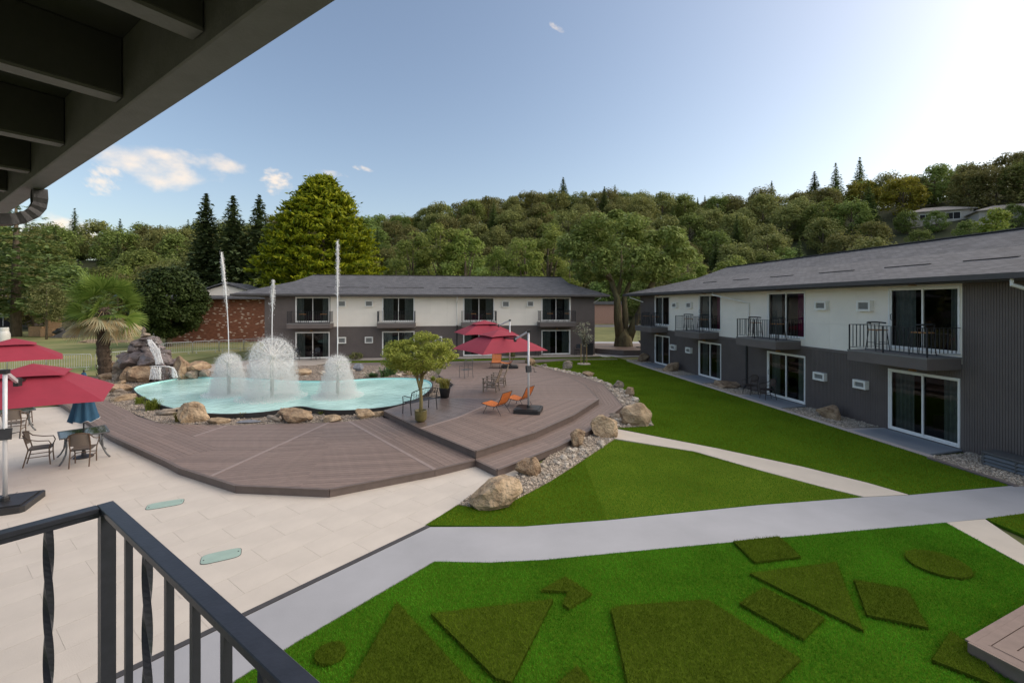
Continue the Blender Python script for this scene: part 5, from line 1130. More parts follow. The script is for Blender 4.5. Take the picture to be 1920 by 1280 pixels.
# ------------------------------------------------------------------ barrier fence on the far lawn
def barrier(label, a, b):
    a, b = Vector(a), Vector(b); L = (b-a).length-.06; F_ = thing('crowd_barrier', label, 'barrier', (a.x, a.y, 0), math.atan2((b-a).y, (b-a).x), 'galvanised barriers along the lawn')
    r = .12; pts = [(0,0,.05), (0,0,1.05-r), (r*.3,0,1.05-r*.3), (r,0,1.05), (L-r,0,1.05), (L-r*.3,0,1.05-r*.3), (L,0,1.05-r), (L,0,.05)]
    MB().tube(pts, .021, 6).build('frame', 'galv', F_, smooth=True); MB().tube([(0,0,.2), (L,0,.2)], .018, 5).build('lower_rail', 'galv', F_)
    bm = shared(('bar',), lambda: MB().tube([(0,0,.2), (0,0,1.04)], .011, 4)); n = int(L/.12)
    for i in range(1, n): put('bar', bm, 'galv', F_, loc=(L*i/n, 0, 0))
    for x in (.25, L-.25): MB().bar((x,-.3,.03), (x,.3,.03), .04, .02).build('foot', 'galv', F_); MB().bar((x,0,.03), (x,0,.2), .03, .03).build('foot_post', 'galv', F_)
bl = [(-31.924,32.732), (-29.59,32.797), (-27.257,32.862), (-25.128,32.907), (-22.843,33.332)]
words = ['first', 'second', 'third', 'fourth']
for i in range(4): barrier('%s barrier from the left edge, behind the red umbrellas' % words[i] if i < 3 else 'barrier just left of the palm trunk', bl[i], bl[i+1])
b2 = [(-22.73,33.417), (-21.735,35.394), (-22.225,37.588), (-22.813,39.795), (-23.247,41.677), (-21.73,43.074), (-20.144,44.258), (-18.557,45.442), (-16.885,46.512)]
l2 = ['barrier just right of the palm trunk', 'barrier hidden behind the waterfall mound, nearer one', 'barrier hidden behind the waterfall mound, middle one', 'barrier hidden behind the waterfall mound, farther one', 'first barrier right of the waterfall', 'second barrier right of the waterfall', 'third barrier right of the waterfall, before the bricks', 'last barrier on the right, before the brick corner']
for i in range(8): barrier(l2[i], b2[i], b2[i+1])
# ------------------------------------------------------------------ odds and ends on the far lawn
br = thing('water_barrel', 'tall white plastic barrel on the lawn at the left edge', 'barrel', at((-45.617,54.629))); MB().lathe([(.42,0),(.45,.1),(.45,1.15),(.36,1.45),(.33,1.5)], 16).build('body', 'white_plastic', br, smooth=True); MB().lathe([(.34,1.5),(.34,1.8),(.3,1.85)], 16).build('lid', 'white_plastic', br)
for i, (q, w, h, lab) in enumerate((((-54.066,69.499), 1.6, 1.3, 'largest cardboard box in the heap at the left'), ((-52.455,68.76), 1.2, 1.0, 'open cardboard box left of the black bag'), ((-52.932,70.345), 1.4, 2.2, 'upper cardboard box leaning on the heap'), ((-48.335,70.687), 2.2, 1.6, 'brown crate behind the sapling'), ((-44.53,71.145), 2.4, 1.0, 'orange-brown low crate right of the sapling'))):
    o = MB().bx(-w/2,w/2,-.5,.5,0,h).build('cardboard_box', 'cardboard', loc=at(q), rz=i*.5, bevel=.02); tag(o, lab, 'box', 'boxes heaped on the far lawn')
bag = put('rubbish_bag', rock(201, 3).copy(), 'black_plastic', smooth=True, loc=at((-50.449,67.963), .6)); bag.scale = (.9,.8,.8); tag(bag, 'black rubbish bag beside the cardboard boxes', 'bag')
pn = MB().add([(-1.6,-.5,0), (1.6,-.5,0), (1.9,.7,1.1), (-.2,.7,1.1)], [(0,1,2,3), (3,2,1,0)]).build('leaning_panel', 'grey_slab', loc=at((-48.29,66.134), .02)); tag(pn, 'grey panel lying tilted on the lawn left of the sapling', 'panel')
mound = put('stone_mound', rock(203, 3).copy(), 'rock_brown', loc=at((-36.855,57.903), -.15)); mound.scale = (4.2,1.8,.55); tag(mound, 'low mound of stones and earth behind the palm', 'mound')
bk = MB().lathe([(.28,0),(.36,.75),(.38,.75)], 14).build('bucket', 'white_plastic', loc=at((-37.337,57.367), .3)); tag(bk, 'white bucket on the stone mound', 'bucket')
wt = thing('wooden_table', 'pale wooden frame table behind the palm trunk', 'table', at((-33.805,61.502)), .2); MB().bx(-1.2,1.2,-.5,.5,1.0,1.1).build('top', 'lumber', wt)
for sx in (-1,1):
    for sy in (-1,1): MB().bx(sx*1.05-.06, sx*1.05+.06, sy*.4-.06, sy*.4+.06, 0, 1.9 if sy > 0 else 1.0).build('leg', 'lumber', wt)
oc = MB().lathe([(.32,0),(.32,.85),(.2,1.0)], 12).build('orange_cooler', 'orange_plastic', loc=at((-30.288,59.98))); tag(oc, 'orange drum just left of the palm trunk', 'drum')
Cr = thing('parked_car', 'white car parked by the dark block at the left', 'car', at((-79.87,100.534), .0), rzc(5))
prof = [(-2.1,.35),(-2.15,.8),(-1.9,1.0),(-1.4,1.45),(.3,1.5),(.95,1.02),(1.95,.88),(2.15,.55),(2.1,.35)]
MB().add([(x,-.85,z) for x,z in prof]+[(x,.85,z) for x,z in prof], [tuple(range(9)), tuple(range(17,8,-1))]+[(i,(i+1)%9,9+(i+1)%9,9+i)[::-1] for i in range(9)]).build('body', 'car_paint', Cr, bevel=.05)
MB().add([(-1.35,-.86,1.05),(-1.2,-.8,1.42),(.25,-.8,1.45),(.75,-.86,1.05)], [(0,1,2,3),(3,2,1,0)]).build('side_window', 'room_dark', Cr)
for x in (-1.35,1.35):
    for y in (-.82,.82):
        wh = MB().tube([(x,y-.1,.33), (x,y+.1,.33)], .33, 16).build('wheel', 'tyre', Cr); MB().tube([(x,y-.11,.33), (x,y+.11,.33)], .2, 12).build('rim', 'galv', wh)
for y in (-.7,.7): MB().bx(-2.17,-2.1,y-.12,y+.12,.75,.95).build('tail_light', 'red_lamp', Cr)
# hanging egg chairs and platform round the big tree
tp = thing('tree_platform', 'low dark board platform round the big tree trunk', 'platform'); pp = [(12.92,38.138), (14.655,36.168), (20.848,35.672), (21.74,41.808), (13.965,43.241)]
MB().prism(pp, -.05, .42).build('deck_frame', 'deck_dark', tp); boards(tp, pp, A(pp[1], pp[2]), 'deck', .45, .2); fascia(tp, [pp[4], pp[0], pp[1], pp[2]], .0, .43, m='deck_dark')
def egg(label, p, rz):
    E_ = thing('hanging_egg_chair', label, 'chair', at(p, .45), rz, 'hanging egg chairs on the tree platform')
    MB().tube([(.55*math.cos(a), .55*math.sin(a), .02) for a in np.linspace(0, 6.283, 20)], .03, 6, False).build('base_ring', 'iron', E_); MB().tube([(-.5,0,.02), (-.75,0,.7), (-.72,0,1.5), (-.45,0,1.95), (-.05,0,2.0), (0,0,1.88)], .028, 6).build('stand', 'iron', E_, smooth=True)
    m = MB(); rows = []
    for i in range(9):
        a = math.pi*(.08+.84*i/8); rows.append([(.10+.40*math.sin(a)*math.cos(t), .42*math.sin(a)*math.sin(t), 1.05-.72*math.cos(a)) for t in np.linspace(1.1, 5.18, 11)])
    v = [p_ for r_ in rows for p_ in r_]
    for r_ in rows: m.tube(r_, .011, 4)
    for j in range(11): m.tube([r_[j] for r_ in rows], .011, 4)
    m.build('basket', 'teak', E_); cu = put('cushion', rock(205, 2).copy(), 'mesh_cloth', E_, smooth=True, loc=(.05,0,.55)); cu.scale = (.36,.38,.16)
egg('hanging egg chair left of the right wing corner, beside the trunk', (17.305,38.41), rzc(200)); egg('hanging egg chair partly hidden behind the right wing corner', (18.762,38.704), rzc(-10))

# ------------------------------------------------------------------ foliage
leaf_mat('fir', (0.082,0.123,0.043), (0.168,0.230,0.077), .3, objvar=.25)
leaf_mat('spruce', (0.066,0.102,0.051), (0.132,0.173,0.076), .15)
leaf_mat('wood_olive', (0.157,0.172,0.057), (0.301,0.301,0.110), .42, objvar=.28, hue=.02)
leaf_mat('wood_gold', (.19,.18,.03), (.34,.31,.05), .42, objvar=.2)  # part autumn yellow, part evening sun on the crest put into leaf colour
leaf_mat('wood_green', (0.138,0.189,0.051), (0.279,0.341,0.102), .42, objvar=.25, hue=.02)
leaf_mat('poplar', (0.170,0.228,0.054), (0.343,0.398,0.109), .45, objvar=.18, hue=.015)
leaf_mat('bright_poplar', (0.203,0.270,0.051), (0.355,0.420,0.092), .35)
leaf_mat('maple_big', (0.142,0.201,0.050), (0.319,0.377,0.115), .3)
leaf_mat('cypress_leaf', (.070,.125,.008), (.38,.40,.025), .3)
leaf_mat('holly', (.030,.050,.014), (.065,.095,.028), .1, rough=.45)
leaf_mat('cedar', (0.114,0.178,0.060), (0.216,0.291,0.102), .18)
leaf_mat('palm_green', (.085,.150,.025), (.20,.28,.06), .25, rough=.4)
leaf_mat('palm_dry', (0.446,0.325,0.176), (0.462,0.462,0.317), .3)
leaf_mat('jmaple', (0.213,0.260,0.048), (0.398,0.418,0.094), .35)
leaf_mat('sapling', (0.151,0.173,0.061), (0.264,0.264,0.110), .3)
leaf_mat('silver', (0.254,0.254,0.186), (0.405,0.389,0.288), .25)
leaf_mat('shrub', (0.254,0.355,0.068), (0.405,0.420,0.119), .35)
def crown(seed, n, R_, clumps, cr, leaf, zc, droop=.0, flat=.75, taper=.0, shell=.55, aspect=.55):
    """leaf cards gathered in clumps through a crown of half-axes R_ = (rx, ry, rz) centred at height zc"""
    g = np.random.default_rng(seed); d = unit(g.normal(0, 1, (clumps, 3))); rad = g.uniform(0, 1, clumps)**(1/3)*(1-shell)+shell
    C_ = d*rad[:,None]; k = C_[:,2]; C_[:,:2] *= (1-taper*np.clip(k, -1, 1)*.5)[:,None]
    sz = cr*g.uniform(.65, 1.35, clumps)
    i = g.integers(0, clumps, n); q = unit(g.normal(0, 1, (n, 3))); rr = g.uniform(.45, 1.0, n)**.5
    P = C_[i]*np.array(R_)+q*(rr*sz[i])[:,None]*np.array([1,1,flat]); P[:,2] += zc-droop*rr*sz[i]*.3
    N = unit(q*.7+np.array([0,0,1.0])+g.normal(0,.5,(n,3))); U = unit(g.normal(0,1,(n,3))+q*.6-np.array([0,0,droop]))
    L = leaf*g.uniform(.6, 1.3, n); V, Fq = cards(P, N, U, L, L*aspect); return V, Fq, C_*np.array(R_)+np.array([0,0,zc]), sz
def tree_parts(root, seed, V, Fq, lm, trunk, bark, limbs=()):
    put('crown', raw_mesh('crown', V, Fq), lm, root)
    t = MB().tube(trunk[0], trunk[1], 8)
    for p, r in limbs: t.tube(p, r, 6)
    t.build('trunk', bark, root, smooth=True)
def limb_set(cs, base, k, r0, g, rise=.35):
    out = []
    for c in cs[:k]:
        b = Vector((0,0,base+g.uniform(0, max(.1, (c[2]-base)*.4)))); m = b.lerp(Vector(c), .5)+Vector((g.uniform(-.1,.1), g.uniform(-.1,.1), .1))*c[2]*.1
        out.append(([b, m, Vector(c)], [r0, r0*.6, r0*.15]))
    return out
def make_broad(name, label, cat, lm, seed, h=12., rx=4.4, n=2600, clumps=34, leaf=.55, group=None, tall=1., bark='bark', clump=1.35, aspect=.6):
    t = thing(name, label, cat, (0,0,0), 0, group); g = random.Random(seed); zc = h*.53; rz = h*.47*tall
    V, Fq, cs, sz = crown(seed, n, (rx*.78, rx*.78, rz*.82), clumps, clump*rx/4.4, leaf, zc, taper=.35, aspect=aspect)
    tree_parts(t, seed, V, Fq, lm, ([(0,0,-.6), (.05,0,h*.25), (-.1,.1,h*.6), (0,0,h*.85)], [h*.022, h*.018, h*.011, .03]), bark, limb_set(cs, h*.22, 7, h*.008, g))
    return t
def conifer_cards(seed, h, r, tiers, per, leaf, droop=.25, z0=.06, power=.85, upturn=0., fill=16):
    g = np.random.default_rng(seed); P, N, U, L = [], [], [], []
    for k in range(tiers):
        f = k/(tiers-1); z = h*(z0+(1-z0)*f); rr = r*(1-f)**power+.06*r*(1-f)+.05; m = max(4, int(per*(1-f*.7))); a0 = g.uniform(0, 6.28)
        for j in range(m):
            a = a0+6.283*j/m+g.normal(0,.15); ln = rr*g.uniform(.65, 1.15); q = max(3, int(fill*ln/r+2)); t = np.linspace(.12, 1, q); dx, dy = math.cos(a), math.sin(a)
            zz = z-droop*ln*t**1.4+upturn*ln*t**3+g.normal(0,.05,q); c = np.stack([dx*ln*t, dy*ln*t, zz], 1)+g.normal(0, .05*leaf+.02*ln, (q,3)); P.append(c)
            side = np.where(np.arange(q) % 2 == 0, 1., -1.); U.append(np.stack([dx+side*-dy*.7, dy+side*dx*.7, np.full(q,-.25)], 1)); N.append(np.stack([g.normal(0,.3,q), g.normal(0,.3,q), np.ones(q)], 1)); L.append(leaf*g.uniform(.7,1.3,q)*(.6+.4*(1-f)))
    P, N, U, L = np.concatenate(P), unit(np.concatenate(N)), unit(np.concatenate(U)), np.concatenate(L); return cards(P, N, U, L, L*.5)
def make_conifer(name, label, lm, seed, h, r, tiers, per, leaf, group=None, **k):
    t = thing(name, label, 'tree', (0,0,0), 0, group); V, Fq = conifer_cards(seed, h, r, tiers, per, leaf, **k)
    tree_parts(t, seed, V, Fq, lm, ([(0,0,-.6), (0,0,h*.5), (0,0,h*.97)], [h*.018, h*.011, .02]), 'bark'); return t
# ------------------------------------------------------------------ wooded hillside: single trees, shared meshes per kind
HG = 'trees of the wooded hillside'
PH_ = {'olive': [make_broad('hillside_tree', '', 'tree', 'wood_olive', 300+i, 12, 6.0, 4200, 52, .62, tall=1.08, clump=1.25) for i in range(3)],
       'green': [make_broad('hillside_tree', '', 'tree', 'wood_green', 310+i, 12, 5.8, 4200, 52, .62, tall=1.08, clump=1.25) for i in range(3)],
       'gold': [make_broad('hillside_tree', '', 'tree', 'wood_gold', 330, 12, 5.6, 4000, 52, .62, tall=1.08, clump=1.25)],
       'fir': [make_conifer('hillside_fir', '', 'fir', 320+i, 17, 4.3, 34, 15, 1.25, fill=11, droop=.35) for i in range(2)]}
used_p = set(); hr = random.Random(77)
LB = {'olive': 'olive-brown broadleaf tree in the wooded hillside behind the motel', 'green': 'green broadleaf tree in the wooded hillside behind the motel', 'gold': 'yellow-leaved tree among the hillside trees', 'fir': 'dark fir standing among the hillside trees behind the motel'}
NM = {'olive': 'olive-brown leafy tree', 'green': 'green leafy tree', 'gold': 'yellow-leaved tree', 'fir': 'dark fir'}
def plant(kind, x, y, s, rz=None, label=None, group=None, z=None, sx=1.):
    v = hr.randrange(len(PH_[kind])); p = PH_[kind][v]; zz = float(hill_z(np.array(x), np.array(y)))-.1 if z is None else z
    if (kind, v) in used_p: o = copy_tree(p)
    else: o = p; used_p.add((kind, v))
    o.location = (x, y, zz); o.rotation_euler.z = hr.uniform(0, 6.28) if rz is None else rz; o.scale = (s*sx, s*sx, s)
    o['label'] = label or LB[kind]; o['category'] = 'tree'; o['group'] = group or (HG+': '+kind); return o
cnt = 0
for ring_i, r0 in enumerate((110, 120, 131, 142, 154, 166, 178, 190, 202, 214, 226, 240)):
    step = 9.2 if r0 < 150 else 9.4; n = int(math.radians(118)*r0/step)
    for k in range(n):
        ph = -50+118*(k+.5+hr.uniform(-.35,.35))/n; r = r0+hr.uniform(-4.5,4.5)
        if ph > 51 and r0 < 180: continue
        low_ = (39.3 < ph < 43.2 or 44.2 < ph < 48.2) and 112 < r < 178          # only low growth before the two houses
        a = R(ph+8.27); kind = 'fir' if hr.random() < (.13 if ph > 18 else .04 if ph > -25 else .07) else ('green' if hr.random() < (.5 if r0 < 140 else .3) else 'olive')
        s = hr.uniform(.82, 1.15)*(.92 if r0 > 190 else 1)*(.8 if kind == 'fir' else 1)
        if r0 > 175 and kind == 'olive' and hr.random() < .08: kind = 'gold'  # a few crest trees get the painted sunlit yellow
        if low_: s *= .55; kind = 'green'
        where = 'behind the palm' if ph < -30 else 'left of the golden cypress' if ph < -22 else 'above the far wing' if ph < 8 else 'above the big maple' if ph < 24 else 'above the right wing'
        row = 'at the foot of' if r0 < 130 else 'halfway up' if r0 < 175 else 'near the crest of'
        plant(kind, r*math.sin(a), r*math.cos(a), s, label=NM[kind]+' '+row+' the hillside '+where); cnt += 1
def pol(u, r):                                       # bearing of a skyline tree, distance
    a = math.atan2(u-960, 853)+R(8.27); return r*math.sin(a), r*math.cos(a)
for u, s, lab in ((1056, 1.0, 'lone broad fir on the hill crest above the far wing'), (1153, .8, 'short fir on the hill crest right of the lone broad one'), (1447, .9, 'pointed fir on the skyline left of the wide conifer'), (1527, 1.0, 'wide dense conifer on the right skyline'), (1567, 1.1, 'slender tall fir on the right skyline'), (1612, 1.12, 'tall open fir, rightmost of the skyline firs'), (95, .7, 'small dark fir on the left skyline beside the cedar'), (140, 1.0, 'pale lit fir on the left skyline'), (1308, .6, 'tiny fir on the crest between the wings')):
    x, y = pol(u, 205); plant('fir', x, y, s, label=lab, group='firs on the skyline', sx=1.25 if u in (1056, 1527) else .95)
print('hillside trees', cnt)
# tall pale trees behind the far wing
pp_ = make_broad('tall_poplar', '', 'tree', 'poplar', 400, 18, 4.6, 6500, 60, .50, tall=1.08, clump=1.25); pp2 = make_broad('tall_poplar', '', 'tree', 'poplar', 401, 18, 4.2, 6500, 60, .46, tall=1.1, clump=1.15)
PG = 'pale tall trees behind the far wing'; fi = {0: True, 1: True}
for i, (u, Y, h, sx, lab) in enumerate(((775,84,18.5,1.0,'pale tall tree behind the far wing, next to the golden cypress'), (826,80,20,1.05,'tallest pale tree behind the left half of the far wing'), (872,78,18.2,.95,'pale rounded tree behind the middle of the far wing'), (742,88,14,.9,'shorter pale tree touching the golden cypress'), (935,82,15.5,.9,'yellowish slim tree behind the far wing middle'), (985,80,17.4,1.0,'pale tall tree right of the far wing middle'), (1028,86,20.5,1.0,'olive tall tree behind the right half of the far wing'), (1068,82,13,.9,'dark low tree behind the right end of the far wing'), (915,95,12,.9,'low tree behind the far wing roof vent'), (1290,74,13.5,1.15,'light green tree behind the right wing far end'), (1365,70,12.5,1.2,'pale yellow-green round tree above the right wing roof'), (1440,72,10,1.0,'leafy tree above the right wing roof, second from the round one'), (1520,74,11.5,1.1,'sprawling light tree above the middle of the right wing roof'), (1590,76,12,1.1,'light green tree below the hillside houses'), (1640,80,11,1.0,'bushy tree beside the lower hillside house'), (560,92,13,1.0,'olive tree left of the golden cypress'), (225,95,13,1.15,'pale rounded tree behind the palm'), (300,92,11.5,1.0,'olive tree behind the holly'), (150,98,13,1.1,'rounded tree between cedar and palm'), (350,98,13,1.0,'tree behind the left spruce'))):
    a = pp_ if i % 2 == 0 else pp2; o = a if fi[i % 2] else copy_tree(a); fi[i % 2] = False
    x, y = (u-960)/853*Y, Y; ca, sa = math.cos(R(8.27)), math.sin(R(8.27)); o.location = (x*ca+y*sa, -x*sa+y*ca, -.1); k = h/17.6; o.scale = (k*sx, k*sx, k); o.rotation_euler.z = i*1.3; o['label'] = lab; o['category'] = 'tree'; o['group'] = PG
bp_ = make_broad('bright_poplar', 'bright lime-green poplar at the right edge above the roof', 'tree', 'bright_poplar', 402, 22, 4.2, 7000, 60, .5, tall=1.12); bp_.location = (*(93.356,65.25), 0); bp_.scale = (.98,.98,.98)
bt_ = make_broad('tall_broadleaf', 'tallest broadleaf tree at the right edge of the skyline', 'tree', 'wood_olive', 403, 24, 8.5, 9000, 70, .62); bt_.location = (*(146.196,102.032), 19)
# ------------------------------------------------------------------ nearer trees, each its own
for i, (u, Y, h, r, lab) in enumerate(((387,86,25,3.7,'left one of three dark spruces behind the brick hall'), (437,86,24.6,4.3,'middle one of three dark spruces behind the brick hall'), (486,88,25,4.2,'right one of three dark spruces behind the brick hall'))):
    t = make_conifer('dark_spruce', lab, 'spruce', 500+i, h, r*1.2, 60, 19, 1.5, 'three dark spruces', power=.62, droop=.55, fill=15); x, y = (u-960)/853*Y, Y; t.location = (x*ca+y*sa, -x*sa+y*ca, 0)
cy = thing('golden_cypress', 'broad golden-green cypress towering behind the far wing', 'tree', (*(-16.236,63.496), 0)); g = np.random.default_rng(9)
cl = 1100; f = g.uniform(0, 1, cl)**.8; az = g.uniform(0, 6.283, cl); prof_r = np.interp(f, [0,.12,.35,.55,.72,.85,.94,1], [6.2,7.3,7.4,6.4,4.7,2.9,1.5,.3]); rr = prof_r*g.uniform(0, 1.0, cl)**.38*g.uniform(.9,1.16,cl); zc = 1.5+f*19.6
Cc = np.stack([rr*np.cos(az), rr*np.sin(az), zc], 1); n = 52000; i = g.integers(0, cl, n); t = g.uniform(0, 1, n); out = np.stack([np.cos(az), np.sin(az), np.zeros(cl)], 1)
P = Cc[i]+out[i]*(t*1.3-.5)[:,None]+np.array([0,0,1])*(.35*t**2-.25*t)[:,None]+g.normal(0, 1, (n,3))*np.array([.32,.32,.13]); N = unit(g.normal(0,.7,(n,3))+np.array([0,0,.7])+out[i]*.4); Uu = unit(out[i]*.8+np.array([0,0,.55])+g.normal(0,.35,(n,3))); L = g.uniform(.4,.85,n); V, Fq = cards(P, N, Uu, L, L*.36)
tree_parts(cy, 9, V, Fq, 'cypress_leaf', ([(0,0,-.2), (0,0,10), (0,0,20)], [.6,.35,.03]), 'bark')
ho = thing('holly_tree', 'dense dark round holly tree in front of the brick hall', 'tree', (*(-28.047,51.065), 0)); V, Fq, cs, sz = crown(12, 40000, (2.9,2.9,3.2), 170, .8, .30, 4.5, shell=.78); tree_parts(ho, 12, V, Fq, 'holly', ([(0,0,-.1), (.1,0,2), (0,0,6)], [.32,.25,.1]), 'bark')
sa_ = thing('young_tree', 'thin young tree with sparse brownish leaves on the far lawn', 'tree', (*(-48.649,63.66), 0)); V, Fq, cs, sz = crown(13, 3800, (1.7,1.7,2.5), 34, .7, .26, 4.4, taper=.4); tree_parts(sa_, 13, V, Fq, 'sapling', ([(0,0,-.1), (.05,0,2.5), (0,0,6.4)], [.13,.09,.02]), 'bark')
ce = thing('layered_cedar', 'layered cedar with flat spreading boughs at the left edge', 'tree', (*(-57.034,69.931), 0)); V, Fq = conifer_cards(14, 18.5, 9.5, 15, 14, 1.0, droop=.10, z0=.2, power=.55, fill=46); tree_parts(ce, 14, V, Fq, 'cedar', ([(0,0,-.1), (0,0,10), (0,0,19.5)], [.6,.4,.05]), 'bark')
sh = thing('lime_shrub', 'lime-green leafy shrub peeping over the brick hall roof', 'shrub', (*(-27.122,70.636), 0)); V, Fq, cs, sz = crown(15, 3800, (3.8,2.5,3.4), 40, .8, .3, 4.6); tree_parts(sh, 15, V, Fq, 'shrub', ([(0,0,-.1), (0,0,4)], [.2,.05]), 'bark')
bm_ = thing('big_maple', 'huge mossy-trunked maple standing in the gap between the wings', 'tree', (*(16.106,39.898), .42)); V, Fq, cs, sz = crown(16, 19000, (5.9,4.8,3.2), 85, .95, .36, 9.0, droop=.6, shell=.35, flat=.6)
lim = [([(-.2,0,.6), (-.5,0,2.6), (-.55,0,4.4), (-1.2,.2,6.4), (-2.6,.3,8.6)], [.52,.40,.32,.2,.07]), ([(.1,.1,.6), (.3,.2,2.6), (.15,.1,4.4), (.9,.2,6.4), (1.1,0,9.3)], [.45,.30,.25,.16,.06]), ([(.4,-.1,.5), (1.15,-.2,2.4), (2.2,-.1,4.2), (2.8,.1,5.4), (4.2,.3,8.2)], [.48,.38,.33,.24,.07]), ([(-.5,0,4.8), (-.2,-.2,6.4), (-.3,-.4,9)], [.25,.17,.05]), ([(-.9,.2,5.9), (-2.2,-.4,6.9), (-3.8,-.8,8.2)], [.2,.13,.05]), ([(2.3,0,4.9), (2.9,-.6,6.8), (3.2,-1,8.6)], [.2,.13,.04])]
tree_parts(bm_, 16, V, Fq, 'maple_big', ([(.05,0,-.5), (.03,0,.1), (.03,0,.8), (-.05,0,1.6)], [1.1,.92,.80,.35]), 'mossy_bark', lim)
orn = thing('ornamental_tree', 'small silvery ornamental tree with stakes by the far wing corner', 'tree', (*(9.786,31.52), 0)); V, Fq, cs, sz = crown(17, 520, (.65,.6,.85), 22, .24, .15, 2.25, shell=.3); tree_parts(orn, 17, V, Fq, 'silver', ([(0,0,-.05), (.02,0,1.3), (0,0,2.9)], [.05,.045,.012]), 'bark', limb_set(cs, 1.3, 12, .018, random.Random(3)))
for s in (-1,1): MB().tube([(s*.22,0,-.05), (s*.2,0,1.45)], .03, 6).build('stake', 'lumber', orn)
MB().lathe([(.5,.0),(.45,.06),(0,.08)], 14).build('root_ring', 'pebble', orn)
# small maple in its pot
jm = thing('potted_maple', 'small round-crowned maple in an olive glazed pot on the deck', 'tree', at((-0.829,15.479), .38)); MB().lathe([(.12,0),(.19,.08),(.205,.30),(.20,.36),(.215,.385),(.18,.385),(.17,.33),(0,.33)], 22).build('pot', 'olive_pot', jm, smooth=True)
V, Fq, cs, sz = crown(18, 17000, (1.16,1.1,.62), 120, .25, .075, 2.34, droop=.6, flat=.45, shell=.45, aspect=.6)
lm_ = [([(0,0,1.0), (-.12,.0,1.45), (-.42,.05,1.95), (-.75,.1,2.3)], [.05,.042,.028,.01]), ([(0,0,1.15), (.08,.0,1.55), (.35,-.1,1.9), (.75,-.15,2.2)], [.045,.04,.025,.01]), ([(.02,0,1.3), (.05,.15,1.8), (.1,.5,2.4)], [.04,.03,.01]), ([(-.1,0,1.4), (-.15,-.25,1.9), (-.1,-.6,2.35)], [.035,.025,.01]), ([(.05,0,1.5), (.1,0,2.0), (.05,0,2.7)], [.03,.022,.008])]+limb_set(cs, 1.4, 16, .014, random.Random(5))
tree_parts(jm, 18, V, Fq, 'jmaple', ([(0,0,.3), (.01,0,.7), (-.01,0,1.15), (0,0,1.5)], [.062,.055,.05,.035]), 'maple_bark', lm_)
# fan palm
pa = thing('fan_palm', 'fan palm with brown dead skirt and shaggy trunk beside the waterfall', 'palm', (*(-19.487,29.308), .1)); g = random.Random(8)
tk = MB(); n = 26; tk.tube([(.05*math.sin(k*.4), 0, -.1+4.1*k/n) for k in range(n+1)], [.30+.03*math.sin(k*2.1)-.02*k/n for k in range(n+1)], 12)
for k in range(260):
    a = g.uniform(0, 6.28); z = g.uniform(.05, 3.9); r = .29; tk.bar((r*math.cos(a), r*math.sin(a), z), ((r+.07)*math.cos(a), (r+.07)*math.sin(a), z+g.uniform(.08,.2)), .05, .012)
tk.build('trunk', 'palm_bark', pa)
def fan(m, base, dirv, petiole, rad, nl, spread, sag):
    d = dirv.normalized(); s = d.cross(Vector((0,0,1))); s = s.normalized() if s.length > .05 else Vector((1,0,0)); up = s.cross(d); ro = g.uniform(-1.2,1.2); s, up = s*math.cos(ro)+up*math.sin(ro), up*math.cos(ro)-s*math.sin(ro); c = base+d*petiole-Vector((0,0,sag*.35*petiole))
    m.tube([base, base.lerp(c, .5)+up*.06, c], .012, 4)
    for k in range(nl):
        a = (k/(nl-1)-.5)*spread; e = d*math.cos(a)+s*math.sin(a); w = s*math.cos(a)-d*math.sin(a); L = rad*(.82+.18*math.cos(a*.8))*g.uniform(.93,1.05); pts = []
        for t, ww in ((.04,.008), (.35,.046), (.62,.036), (1.0,.004)):
            q = c+e*L*t+up*(.10*math.cos(a)*t)-Vector((0,0,1))*sag*L*t*t*(.35+.25*abs(a)); pts.append((q-w*ww+up*.008*(k % 2), q+w*ww-up*.008*(k % 2)))
        m.add([p for pr in pts for p in pr], [(2*j, 2*j+1, 2*j+3, 2*j+2) for j in range(3)])
gm, dm = MB(), MB()
for k in range(38):
    a = k*2.399; el = R(-22+92*(k/38)**1.1+g.uniform(-8,8)); d = Vector((math.cos(a)*math.cos(el), math.sin(a)*math.cos(el), math.sin(el))); fan(gm, Vector((0,0,4.0+.35*max(0, math.sin(el)))), d, g.uniform(.9,1.3), g.uniform(.85,1.1), 19, R(g.uniform(170,215)), .18 if el > 0 else .4)
for k in range(24):
    a = k*2.399+1; el = R(g.uniform(-50,-10)); d = Vector((math.cos(a)*math.cos(el), math.sin(a)*math.cos(el), math.sin(el))); fan(dm, Vector((0,0,3.9)), d, g.uniform(.75,1.1), g.uniform(.85,1.1), 20, R(g.uniform(120,190)), .75)
gm.build('green_fronds', 'palm_green', pa); dm.build('dead_fronds', 'palm_dry', pa)
# low shrubs by the far wing
for i, (p, w, h, lab) in enumerate((((-6.9,36.4), .9, .55, 'brown dormant shrub between the far wing doors behind the right fountain'), ((5.4,36.5), .8, .7, 'reddish shrub under the far wing air conditioner'), ((-1.2,36.5), .7, .5, 'small shrub behind the potted maple'))):
    t = thing('low_shrub', lab, 'shrub', (*p, .02)); V, Fq, cs, sz = crown(30+i, 900, (w*.6, .4, h*.35), 14, .2, .10, h*.5); put('foliage', raw_mesh('foliage', V, Fq), 'sapling', t)
    m = MB()
    for j in range(7): m.tube([(0,0,0), (math.cos(j)*w*.3, math.sin(j)*.2, h*.6)], .012, 4)
    m.build('stems', 'bark', t)

